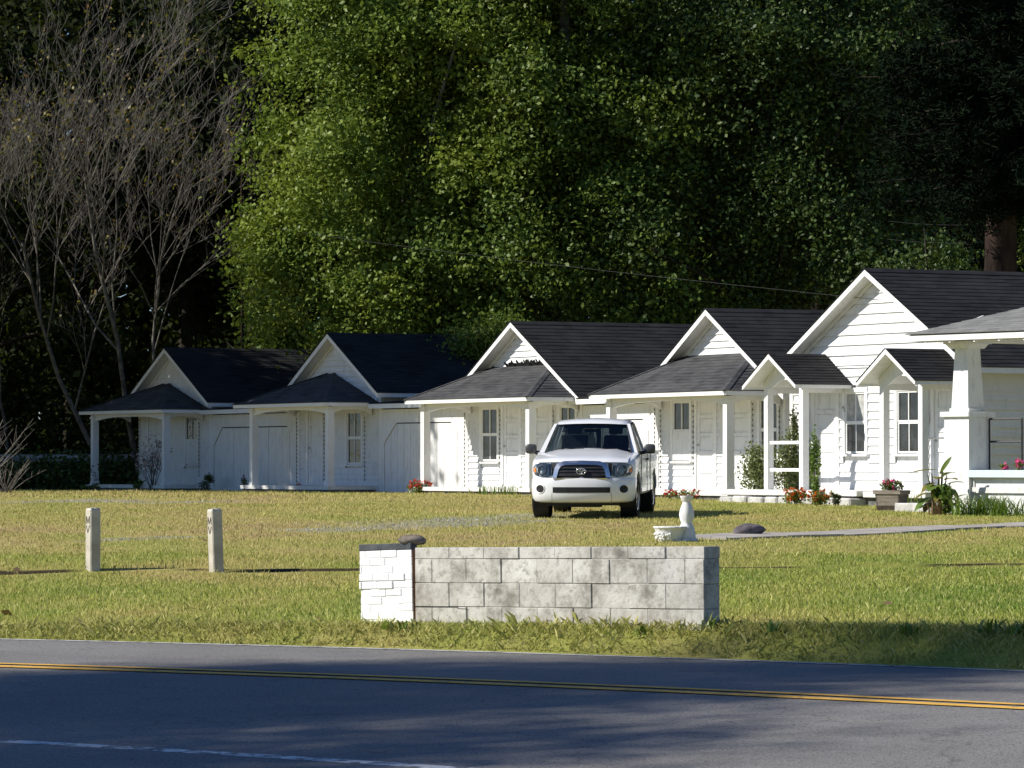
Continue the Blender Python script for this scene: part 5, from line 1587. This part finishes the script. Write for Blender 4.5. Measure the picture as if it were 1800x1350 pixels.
nose_frame(OUT, INN, 0.03, 0.06).build('chrome_surround', M['chrome'], gb, True, angle=30)
for z0, z1, w in ((0.845, 0.872, 0.375), (0.785, 0.815, 0.395), (0.722, 0.765, 0.405)):
    nb = MB(); k = 12
    for i in range(k):
        y0, y1 = -w + 2*w*i/k, -w + 2*w*(i + 1)/k
        nb.add([(nose_x(y0, z0) + 0.034, y0, z0), (nose_x(y1, z0) + 0.034, y1, z0), (nose_x(y1, z1) + 0.026, y1, z1), (nose_x(y0, z1) + 0.026, y0, z1), (nose_x(y0, z0) + 0.0, y0, z0), (nose_x(y1, z0) + 0.0, y1, z0), (nose_x(y1, z1), y1, z1), (nose_x(y0, z1), y0, z1)], [(0, 1, 2, 3), (0, 4, 5, 1), (3, 2, 6, 7)])
    nb.build('grille_bar', M['grille_bar'], gb, True, angle=30)
# emblem: an oval ring with two crossed inner ovals
em = MB(); zc = 0.80; k = 28
def ering(cy, cz, a, b__, r):
    pts = [Vector((nose_x(0, 0.8) + 0.05, cy + a*math.cos(2*math.pi*i/k), cz + b__*math.sin(2*math.pi*i/k))) for i in range(k + 1)]
    em.tube(pts, r, 6, cap=False)
ering(0, zc, 0.078, 0.052, 0.0085); ering(0, zc + 0.018, 0.052, 0.022, 0.0065); ering(0, zc - 0.002, 0.021, 0.046, 0.0065)
em.build('emblem', M['chrome'], gb, True)
for s in (-1, 1):
    lp = [(0.505, 0.715), (0.60, 0.70), (0.72, 0.705), (0.80, 0.73), (0.845, 0.79), (0.845, 0.86), (0.80, 0.915), (0.69, 0.935), (0.53, 0.935), (0.515, 0.84)]
    pts = [(s*y, z) for y, z in lp]
    hl = nose_patch(pts, 0.012, 0.05).build('headlamp', M['reflector'], truck)
    cc = [(s*(0.675 + 0.085*math.cos(2*math.pi*i/18)), 0.815 + 0.09*math.sin(2*math.pi*i/18)) for i in range(18)]
    ci = [(s*(0.675 + 0.07*math.cos(2*math.pi*i/18)), 0.815 + 0.075*math.sin(2*math.pi*i/18)) for i in range(18)]
    nose_frame(cc, ci, 0.018, 0.012).build('lamp_bezel', M['mirror_grey'], hl)
    nose_patch([(s*y, z) for y, z in ((0.515, 0.73), (0.555, 0.73), (0.56, 0.90), (0.525, 0.90))], 0.018, 0.02).build('indicator', M['mirror_grey'], hl)
    nose_patch([(s*y, z) for y, z in ((0.79, 0.77), (0.832, 0.79), (0.835, 0.86), (0.80, 0.84))], 0.018, 0.02).build('indicator', M['amber'], hl)
    o = nose_patch(pts, 0.026, 0.003).build('lens', M['lamp_glass'], hl)
    nose_patch([(s*y, z) for y, z in ((0.475, 0.72), (0.503, 0.72), (0.513, 0.925), (0.44, 0.93))], 0.006, 0.03).build('grille_side_gap', M['car_black'], gb)
    fc = [(s*(0.705 + 0.068*math.cos(2*math.pi*i/20)), 0.50 + 0.066*math.sin(2*math.pi*i/20)) for i in range(20)]
    fo2 = [(s*(0.705 + 0.088*math.cos(2*math.pi*i/20)), 0.50 + 0.086*math.sin(2*math.pi*i/20)) for i in range(20)]
    nose_patch(fc, 0.016, 0.03).build('fog_lamp_recess', M['car_black'], truck)
    nose_frame(fo2, fc, 0.004, 0.03).build('fog_lamp_ring', M['car_white'], truck, True)
li = [(-0.48 + 0.96*i/12, 0.438) for i in range(13)] + [(0.49 - 0.98*i/12, 0.53) for i in range(13)]
im = MB(); k = 16
for i in range(k):
    y0, y1 = -0.485 + 0.97*i/k, -0.485 + 0.97*(i + 1)/k
    im.add([(nose_x(y0, .44) + 0.006, y0, .438), (nose_x(y1, .44) + 0.006, y1, .438), (nose_x(y1, .53) + 0.006, y1, .532), (nose_x(y0, .53) + 0.006, y0, .532)], [(0, 1, 2, 3)])
im.build('lower_intake', M['car_black'], truck)
# bumper seams
for s in (-1, 1):
    sb = MB()
    for i in range(8):
        z0 = 0.29 + i*0.018; z1 = z0 + 0.018
        sb.add([(nose_x(s*0.50, z0) + 0.004, s*0.497, z0), (nose_x(s*0.50, z0) + 0.004, s*0.503, z0), (nose_x(s*0.50, z1) + 0.004, s*0.503, z1), (nose_x(s*0.50, z1) + 0.004, s*0.497, z1)], [(0, 1, 2, 3)])
    sb.build('bumper_seam', M['mirror_grey'], truck)
up = MB(); k = 16
for i in range(k):
    y0, y1 = -0.86 + 1.72*i/k, -0.86 + 1.72*(i + 1)/k
    up.add([(nose_x(y0, .685) + 0.004, y0, 0.682), (nose_x(y1, .685) + 0.004, y1, 0.682), (nose_x(y1, .69) + 0.004, y1, 0.689), (nose_x(y0, .69) + 0.004, y0, 0.689)], [(0, 1, 2, 3)])
up.build('bumper_gap', M['mirror_grey'], truck)
# underbody
ub = MB(); ub.box(-5.0, -0.25, -0.62, 0.62, 0.22, 0.30); ub.box(-0.98, -0.78, -0.7, 0.7, 0.24, 0.36); ub.box(-4.2, -4.0, -0.7, 0.7, 0.24, 0.36); ub.box(-4.25, -3.95, -0.13, 0.13, 0.17, 0.38); ub.box(-0.6, -0.3, -0.35, 0.3, 0.19, 0.23); ub.build('underbody', M['car_black'], truck)
# mirrors
for s in (-1, 1):
    mm = MB()
    prof = [(0.0, -0.105), (0.06, -0.10), (0.082, -0.07), (0.088, 0.0), (0.082, 0.06), (0.06, 0.085), (0.0, 0.09)]
    vs = []; fs = []; k = 12
    for i, (r_, yy) in enumerate(prof):
        for j in range(k):
            t_ = 2*math.pi*j/k
            cx, cz_ = math.cos(t_), math.sin(t_)
            cx = abs(cx)**0.6*math.copysign(1, cx); cz_ = abs(cz_)**0.6*math.copysign(1, cz_)
            vs.append((-1.62 + r_*0.62*cx, s*(1.03) + yy*s, 1.155 + r_*0.98*cz_))
    for i in range(len(prof) - 1):
        for j in range(k):
            fs.append((i*k + j, i*k + (j + 1) % k, (i + 1)*k + (j + 1) % k, (i + 1)*k + j))
    mm.add(vs, fs)
    mo = mm.build('wing_mirror', M['mirror_grey'], truck, True)
    ar = MB(); ar.tube([(-1.60, s*0.83, 1.08), (-1.61, s*0.96, 1.10)], [0.035, 0.03], 6); ar.build('mirror_arm', M['car_black'], mo)
# doors: seam lines, handle, side moulding
for s in (-1, 1):
    dm = MB()
    def seam(x0, x1, z0, z1): dm.box(x0, x1, *sorted((s*0.897, s*0.9075)), z0, z1)
    seam(-1.385, -1.375, 0.42, 1.07); seam(-2.545, -2.535, 0.40, 1.07); seam(-3.20, -3.19, 0.38, 1.07); seam(-2.54, -1.38, 0.395, 0.403)
    dm.build('door_seam', M['mirror_grey'], truck)
    hm = MB(); hm.tube([(-2.40, s*0.915, 0.97), (-2.36, s*0.935, 0.975), (-2.26, s*0.935, 0.975), (-2.22, s*0.915, 0.97)], 0.016, 6); hm.build('door_handle', M['car_black'], truck)
# bed walls
bw_ = MB()
for s in (-1, 1): bw_.box(-5.24, -3.26, *sorted((s*0.79, s*0.875)), 1.0, 1.085)
bw_.box(-5.27, -5.20, -0.79, 0.79, 1.0, 1.085); bw_.build('bed_rail', M['car_white'], truck, bevel=0.012)
# wheels
tyre_me = MB().lathe([(0.205, -0.085), (0.23, -0.105), (0.30, -0.112), (0.335, -0.10), (0.347, -0.07), (0.349, 0.0), (0.347, 0.07), (0.335, 0.10), (0.30, 0.112), (0.23, 0.105), (0.205, 0.085)], 36, axis='Y').mesh('tyre', True)
tyre_me.materials.append(M['tyre'])
rim = MB(); rim.lathe([(0.0, 0.05), (0.205, 0.045), (0.205, -0.08)], 30, axis='Y')
rim.lathe([(0.190, 0.092), (0.212, 0.10), (0.216, 0.08), (0.205, 0.02), (0.190, 0.05)], 30, axis='Y')
rim.lathe([(0.0, 0.085), (0.04, 0.083), (0.055, 0.07), (0.06, 0.045)], 16, axis='Y')
rim_me = rim.mesh('wheel', True, angle=35); rim_me.materials.append(M['grille_dark'])
spk = MB()
spk.lathe([(0.0, 0.09), (0.05, 0.088), (0.062, 0.074), (0.062, 0.05)], 16, axis='Y')
spk.lathe([(0.192, 0.094), (0.214, 0.103), (0.219, 0.08), (0.206, 0.03), (0.188, 0.055)], 30, axis='Y')
for i in range(5):
    a = 2*math.pi*i/5 + 0.3
    for da in (-0.13, 0.13):
        u_ = Vector((math.cos(a + da*0.5), 0, math.sin(a + da*0.5))); v_ = Vector((math.cos(a + da*1.5), 0, math.sin(a + da*1.5)))
        n_ = Vector((-math.sin(a), 0, math.cos(a)))
        p = [u_*0.04 - n_*0.016, u_*0.04 + n_*0.016, v_*0.20 + n_*0.022, v_*0.20 - n_*0.022]
        spk.prism([(q_.x, 0.082, q_.z) for q_ in p], (0, -0.03, 0))
spk_me = spk.mesh('spokes', True, angle=30); spk_me.materials.append(M['alloy'])
for ax in (-0.88, -4.11):
    for s in (-1, 1):
        w_ = link('wheel', rim_me, None, truck); w_.location = (ax, s*0.775, 0.347); w_.rotation_euler = (0, 0, 0 if s > 0 else math.pi)
        if ax > -2: w_.rotation_euler.z += R(-2)
        link('tyre', tyre_me, None, w_); link('spokes', spk_me, None, w_)
mf = MB()
for ax in (-4.11,):
    for s in (-1, 1): mf.box(ax - 0.47, ax - 0.455, *sorted((s*0.66, s*0.88)), 0.12, 0.45)
mf.build('mud_flap', M['car_black'], truck)
# ------------------------------------------------------------------ trees
def tree(name, label, loc, H, crowns, nleaf, size, leaf, bark='bark_dark', tr=0.28, clump=0.55, group=None, per=42, limbs=10, aspect=0.6, up=0.35, lean=(0, 0), shell=0.42, fork=0.35):
    """trunk with limbs and a crown of leaf clumps in a few overlapping ellipsoids (relative to loc)"""
    t = thing(name, label, 'tree', loc, 0, group)
    vol = np.array([c[1][0]*c[1][1]*c[1][2] for c in crowns]); vol = vol**0.75/np.sum(vol**0.75)
    Ks = []; Ns = []
    for (c, r), w in zip(crowns, vol):
        n = max(3, int(nleaf*w/per))
        nl_ = max(6, int(n/14))
        Lc = ellip(nl_, c, r, shell*0.8)
        K = Lc[rng.integers(0, nl_, n)] + rng.normal(size=(n, 3))*np.array(r)*0.14
        Ks.append(K); Ns.append((K - np.array(c))/np.array(r))
    K = np.concatenate(Ks); N = np.concatenate(Ns)
    N /= np.linalg.norm(N, axis=1)[:, None] + 1e-6
    cs = clump*(0.45 + 1.1*rng.random(len(K)))
    C = np.repeat(K, per, 0) + rng.normal(size=(len(K)*per, 3))*np.repeat(cs, per)[:, None]*np.array([1, 1, 0.72])
    leaf_obj('crown', C, size, M[leaf], t, aspect=aspect, up=up, nrm=np.repeat(N, per, 0)*0.5)
    mb = MB()
    tw = Vector((lean[0], lean[1], 0))
    top = Vector((tw.x*H, tw.y*H, H*0.86))
    pts = [Vector((0, 0, -0.3)), Vector((tw.x*H*0.3, tw.y*H*0.3, H*0.3)), Vector((tw.x*H*0.6 + 0.15, tw.y*H*0.6, H*0.6)), top]
    mb.tube(pts, [tr*1.25, tr*0.9, tr*0.55, tr*0.12], 9)
    idx = rng.choice(len(K), min(limbs, len(K)), replace=False)
    for i in idx:
        e = Vector(K[i]); f = min(0.8, max(fork*0.8, (e.z - 1.5)/H*0.75))
        s0 = pts[0].lerp(top, f); mid = s0.lerp(e, 0.5) + Vector((0, 0, 0.12*(e - s0).length*0.6))
        mb.tube([s0, mid, e], [tr*0.42*(1 - f*0.6), tr*0.24, tr*0.06], 5)
    mb.build('trunk', M[bark], t, True)
    return t
def E(*a): return (tuple(a[:3]), tuple(a[3:]))
def base(px, Y):
    p = at(px, Y); return (p.x, p.y, p.z - 0.1)

# the broad bright tree behind the cabins: lit from the left, its right half in its own shade
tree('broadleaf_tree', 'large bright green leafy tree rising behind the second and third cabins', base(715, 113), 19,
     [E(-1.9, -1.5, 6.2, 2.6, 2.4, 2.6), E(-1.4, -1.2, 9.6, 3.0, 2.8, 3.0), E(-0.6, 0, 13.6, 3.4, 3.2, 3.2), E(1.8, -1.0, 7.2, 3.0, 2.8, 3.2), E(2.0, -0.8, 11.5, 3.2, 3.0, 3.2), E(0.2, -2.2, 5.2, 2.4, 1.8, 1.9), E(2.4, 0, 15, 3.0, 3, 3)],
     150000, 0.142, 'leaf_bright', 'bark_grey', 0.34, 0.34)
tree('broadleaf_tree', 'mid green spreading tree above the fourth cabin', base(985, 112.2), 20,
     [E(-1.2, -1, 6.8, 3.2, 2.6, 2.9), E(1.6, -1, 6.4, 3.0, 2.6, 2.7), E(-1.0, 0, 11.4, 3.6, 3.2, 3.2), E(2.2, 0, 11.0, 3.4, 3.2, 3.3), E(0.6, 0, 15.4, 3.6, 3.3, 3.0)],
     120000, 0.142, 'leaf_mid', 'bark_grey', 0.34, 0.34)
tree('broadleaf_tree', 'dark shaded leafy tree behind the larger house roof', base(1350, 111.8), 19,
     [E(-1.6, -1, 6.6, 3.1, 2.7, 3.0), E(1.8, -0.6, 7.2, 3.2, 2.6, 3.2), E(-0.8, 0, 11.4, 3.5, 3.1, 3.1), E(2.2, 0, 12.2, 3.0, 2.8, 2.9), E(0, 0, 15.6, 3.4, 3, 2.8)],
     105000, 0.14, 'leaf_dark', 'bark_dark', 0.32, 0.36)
tree('low_tree', 'low leafy tree with glossy leaves just left of the third cabin roof', base(838, 104), 5.0,
     [E(0.1, 0, 3.9, 0.75, 0.7, 0.9)], 3500, 0.11, 'leaf_mid', 'bark_dark', 0.10, 0.28)
tree('low_tree', 'young sunlit leafy tree behind the first cabin roof', base(505, 117), 7.2,
     [E(-0.1, 0, 5.0, 1.1, 1.1, 1.3), E(0.4, 0.2, 3.9, 1.1, 1.0, 0.9)], 7500, 0.15, 'leaf_bright', 'bark_dark', 0.10, 0.3)

# dark trees of the wood on the left, in the shade of their neighbours
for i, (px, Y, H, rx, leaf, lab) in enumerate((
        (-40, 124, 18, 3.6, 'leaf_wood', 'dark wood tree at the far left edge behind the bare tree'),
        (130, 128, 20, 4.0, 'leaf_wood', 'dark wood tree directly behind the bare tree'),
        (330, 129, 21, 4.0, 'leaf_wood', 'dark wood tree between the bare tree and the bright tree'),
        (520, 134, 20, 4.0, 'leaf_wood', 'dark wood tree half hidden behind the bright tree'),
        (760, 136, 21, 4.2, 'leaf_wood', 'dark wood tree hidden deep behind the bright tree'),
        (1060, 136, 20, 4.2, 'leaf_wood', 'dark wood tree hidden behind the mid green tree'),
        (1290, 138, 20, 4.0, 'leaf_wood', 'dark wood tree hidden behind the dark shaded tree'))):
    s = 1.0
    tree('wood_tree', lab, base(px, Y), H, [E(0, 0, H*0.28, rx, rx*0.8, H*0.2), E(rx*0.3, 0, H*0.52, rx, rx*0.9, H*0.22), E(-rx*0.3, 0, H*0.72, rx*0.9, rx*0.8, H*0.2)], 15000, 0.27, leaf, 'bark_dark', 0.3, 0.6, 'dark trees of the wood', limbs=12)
# pines on the right: darker, with gaps that show the sky
def pine(label, px, Y, H, seed, dens=1.0, zlow=4.0, tr=0.32, bark='bark_red', spread=3.4):
    loc = base(px, Y)
    t = thing('pine_tree', label, 'tree', loc, 0, 'pines on the right')
    rs = np.random.default_rng(seed)
    mb = MB(); mb.tube([(0, 0, -0.3), (0.05, 0, H*0.4), (0.15, 0, H*0.75), (0.2, 0, H)], [tr*1.1, tr*0.85, tr*0.5, 0.04], 10)
    bb_ = MB(); K = []
    z = zlow
    while z < H:
        for j in range(int(3*dens) + rs.integers(0, 3)):
            a = rs.random()*6.283; L = (spread*(1 - (z/H)**2*0.75) + 0.3)*(0.6 + 0.5*rs.random())
            d = Vector((math.cos(a), math.sin(a), 0))
            s0 = Vector((0.1, 0, z)); e = s0 + d*L + Vector((0, 0, 0.25 - 0.4*rs.random()))
            bb_.tube([s0, s0.lerp(e, 0.5) + Vector((0, 0, 0.12)), e], [0.05, 0.035, 0.012], 4)
            for q in range(int(9*dens)):
                f = 0.08 + 0.97*rs.random()
                K.append(s0.lerp(e, f) + Vector(rs.normal(size=3))*0.30)
        z += 0.55
    K = np.array([tuple(k) for k in K])
    per = 40
    C = np.repeat(K, per, 0); dirs = rng.normal(size=C.shape); dirs[:, 2] = np.abs(dirs[:, 2])*0.6
    dirs /= np.linalg.norm(dirs, axis=1)[:, None]
    C = C + dirs*0.10 + rng.normal(size=C.shape)*0.10
    n = len(C); side = np.cross(dirs, rng.normal(size=C.shape)); side /= np.linalg.norm(side, axis=1)[:, None] + 1e-9
    V = np.empty((n, 3, 3), np.float32)
    V[:, 0] = C - dirs*0.09 - side*0.024; V[:, 1] = C - dirs*0.09 + side*0.024; V[:, 2] = C + dirs*0.11
    link('crown', np_mesh('crown', V.reshape(-1, 3), np.arange(n*3, dtype=np.int32).reshape(n, 3)), M['needle'], t)
    mb.build('trunk', M[bark], t, True)
    bb_.build('branches', M['bark_dark'], t, kind='stuff')
    return t
pine('dark pine nearest the right edge, thick reddish trunk above the roof', 1757, 97, 22, 1, 2.6, 7.0, 0.42)
pine('dark pine behind the dark shaded tree on the right', 1560, 118, 21, 2, 1.3, 5.0)
pine('dark pine at the far right in the background', 1840, 122, 22, 3, 1.0, 4.0)
pine('dark pine second from the right in the background', 1680, 128, 22, 4, 1.0, 3.5)
pine('dark pine between the shaded tree and the right pines, far back', 1440, 130, 22, 5, 1.1, 3.5)
tree('low_tree', 'small leafy tree with a lit edge beside the red pine trunk', base(1625, 108), 8.2, [E(-0.2, 0, 6.0, 1.0, 0.9, 1.3)], 3200, 0.14, 'leaf_dark', 'bark_dark', 0.09, 0.32)
tree('low_tree', 'leafy bush at the extreme right edge behind the roof', base(1830, 98.5), 7.0, [E(0, 0, 5.6, 0.7, 0.7, 1.2)], 2200, 0.13, 'leaf_mid', 'bark_dark', 0.07, 0.25)
# slim reddish sapling trunk beside the bright tree
sp_ = thing('pine_sapling', 'slim reddish bare trunk left of the bright tree', 'tree', base(425, 116.5))
mb = MB(); mb.tube([(0, 0, -0.2), (0.02, 0, 4), (-0.01, 0, 8.5), (0.03, 0, 11)], [0.055, 0.05, 0.04, 0.015], 7); mb.build('trunk', M['bark_red'], sp_, True)
mb = MB(); rs = random.Random(5)
for i in range(26):
    z = rs.uniform(3.2, 10.5); a = rs.uniform(0, 6.28); L = rs.uniform(0.4, 1.3)
    mb.tube([(0, 0, z), (L*math.cos(a), L*math.sin(a), z + rs.uniform(-.1, .5))], [0.012, 0.004], 3)
mb.build('branches', M['twig'], sp_, kind='stuff')

# ---- the bare tree on the left
def bare_tree(label, loc, seed, stems, levels=5):
    t = thing('bare_tree', label, 'tree', loc)
    rs = random.Random(seed)
    tk = MB(); tw = MB(); tips = []
    def grow(p, d, L, r, lev):
        pts = [p]; rad = [r]
        q = p.copy(); dd = d.copy(); n = 4 if lev < 3 else 3
        for i in range(n):
            dd = (dd + Vector((rs.uniform(-.22, .22), rs.uniform(-.22, .22), rs.uniform(-.05, .09)))).normalized()
            q = q + dd*(L/n); pts.append(q.copy()); rad.append(r*(1 - 0.58*(i + 1)/n))
        (tk if lev <= 1 else tw).tube(pts, rad, 7 if lev == 0 else (5 if lev == 1 else 3), cap=False)
        if lev >= levels:
            tips.append(q); return
        k = {0: 8, 1: 5, 2: 4, 3: 3}.get(lev, 3)
        for i in range(k):
            f = rs.uniform(0.28, 1.0) if lev else rs.uniform(0.30, 1.0)
            j = min(int(f*n), n - 1); s0 = pts[j].lerp(pts[j + 1], f*n - j)
            ax = Vector((rs.uniform(-1, 1), rs.uniform(-1, 1), rs.uniform(-.2, .9)))
            nd_ = (dd*1.05 + ax.normalized()*rs.uniform(0.7, 1.25)).normalized()
            grow(s0, nd_, L*rs.uniform(0.42, 0.62), max(rad[j]*0.50, 0.0048), lev + 1)
    for (x, y, dx, dy, L, r) in stems:
        grow(Vector((x, y, -0.2)), Vector((dx, dy, 1)).normalized(), L, r, 0)
    tk.build('trunk', M['bark_grey'], t, True)
    tw.build('branches', M['twig'], t, kind='stuff')
    K = np.array([tuple(p) for p in tips])
    K = K[rng.random(len(K)) < 0.10]
    P_ = np.repeat(K, 4, 0) + rng.normal(size=(len(K)*4, 3))*0.10
    leaf_obj('last_leaves', P_, 0.10, M['leaf_autumn'], t, aspect=0.8)['kind'] = 'stuff'
    return t
bare_tree('tall bare grey tree with forking stems left of the bright tree', base(238, 116), 31, [(0.25, 0, 0.03, 0, 9.5, 0.09), (0.6, 0.1, 0.18, -0.05, 9.2, 0.06), (-0.3, 0, -0.40, 0, 8.0, 0.085)], 5)
bare_tree('second bare tree with fine twigs at the left edge of the wood', base(20, 122), 44, [(0, 0, -0.05, 0, 9.0, 0.06)], 4)

# ---- undergrowth and the far wood
def mass(name, label, n, box, size, leaf, cat='wood', clump=0.7, per=30, up=0.3):
    k = max(1, n//per)
    lo, hi = np.array(box[0]), np.array(box[1])
    K = lo + (hi - lo)*rng.random((k, 3))
    C = np.repeat(K, per, 0) + rng.normal(size=(k*per, 3))*clump
    C[:, 2] = np.maximum(C[:, 2], lo[2])
    o = leaf_obj(name, C, size, M[leaf], aspect=0.7, up=up)
    return tag(o, label, cat, kind='stuff')
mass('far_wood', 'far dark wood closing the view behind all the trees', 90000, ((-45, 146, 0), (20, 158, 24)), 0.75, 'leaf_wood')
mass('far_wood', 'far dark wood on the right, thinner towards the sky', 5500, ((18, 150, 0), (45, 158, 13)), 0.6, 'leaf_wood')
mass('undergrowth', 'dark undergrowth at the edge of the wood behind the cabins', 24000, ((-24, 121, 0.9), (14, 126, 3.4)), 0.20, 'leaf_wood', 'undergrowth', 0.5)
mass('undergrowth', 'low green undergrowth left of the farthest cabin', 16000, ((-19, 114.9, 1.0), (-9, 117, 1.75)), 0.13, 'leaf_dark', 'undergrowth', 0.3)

# pale guard rail beyond the wood edge, seen left of the farthest cabin
gr = thing('guard_rail', 'pale metal guard rail glimpsed left of the farthest cabin', 'guard rail', (-16.5, 116.2, gz(-16.5, 116.2)), 0)
mb = MB()
prof = [(0, 0.80), (0.03, 0.83), (0.0, 0.87), (-0.02, 0.90), (0.0, 0.93), (0.03, 0.97), (0, 1.00)]
for a, b_ in zip(prof[:-1], prof[1:]): mb.prism([(-1.5, a[0], a[1]), (5.6, a[0], a[1]), (5.6, b_[0], b_[1]), (-1.5, b_[0], b_[1])], (0, 0.006, 0))
simple('pale_rail', (0.40, 0.40, 0.39), (0.6, 0.6, 0.59), 3, 0.5, 0.4)
mb.build('beam', M['pale_rail'], gr)
for x in (-1.2, 0.8, 2.8, 4.8):
    mb = MB(); mb.box(x - 0.06, x + 0.06, 0.05, 0.17, -0.2, 0.98); mb.build('rail_post', M['old_wood'], gr)

# ---- trees out of frame on the left whose shade falls on the road and the first cabins
def shade_tree(label, X, Y, H, crowns, n, size=0.34, grp='roadside trees left of the view', leaf='leaf_mid'):
    return tree('roadside_tree', label, (X, Y, gz(X, Y) - 0.1), H, crowns, n, size, leaf, 'bark_grey', 0.26, 0.55, grp, per=16)
R1 = 'roadside trees left of the view'
shade_tree('roadside tree nearest the viewer, out of frame on the left', -28.5, 21.0, 22, [E(0, 0, 18.5, 2.8, 2.4, 2.2), E(1.5, 1.0, 19.5, 2.0, 1.6, 1.6)], 9500, 0.2)
shade_tree('second roadside tree, out of frame on the left', -30, 25.1, 25, [E(0, 0, 20.7, 3.2, 2.4, 3.2), E(2.5, 0.6, 19.7, 2.4, 1.9, 2.0)], 11000, 0.2)
shade_tree('third roadside tree, out of frame on the left', -33, 26.15, 30, [E(0, 0.1, 25.9, 2.6, 1.25, 2.6), E(-1, -0.8, 24.0, 2.2, 1.5, 2.0)], 11000, 0.2)
shade_tree('tall tree left of the farthest cabin, out of frame', -20.5, 109.0, 15, [E(0, 1.5, 8.0, 3.8, 5.0, 4.2), E(0.5, -1, 10.5, 3.4, 4.0, 3.6)], 30000, 0.36, 'wood edge trees left of the view')
shade_tree('wood edge tree beside the lawn, out of frame on the left', -20.0, 101.0, 17, [E(0, 0.5, 14.2, 3.6, 4.2, 2.8)], 18000, 0.36, 'wood edge trees left of the view')
shade_tree('wood edge tree farther back, out of frame on the left', -24, 119, 15, [E(0, 0, 8.5, 4.5, 5.0, 5.2)], 8000, 0.38, 'wood edge trees left of the view')

# ---- wires
def wire(label, a, b_, sag=0.15):
    a = Vector(a); b_ = Vector(b_); pts = []
    for i in range(13):
        f = i/12; p = a.lerp(b_, f); p.z -= sag*4*f*(1 - f); pts.append(p)
    mb = MB(); mb.tube(pts, 0.0042, 5); o = mb.build('overhead_wire', M['wire'], None)
    return tag(o, label, 'wire')
def pt(px, py, Y): return ((px - 900)*Y/FPX, Y, zpx(py, Y))
wire('thin dark service wire crossing the larger house gable', pt(330, 380, 106), pt(1567, 529, 79.4), 0.10)
wire('upper thin wire running to the red pine trunk', pt(1560, 388, 104), pt(1727, 394, 97), 0.05)
wire('lower thin wire running to the red pine trunk', pt(1560, 420, 104), pt(1729, 426, 97), 0.05)
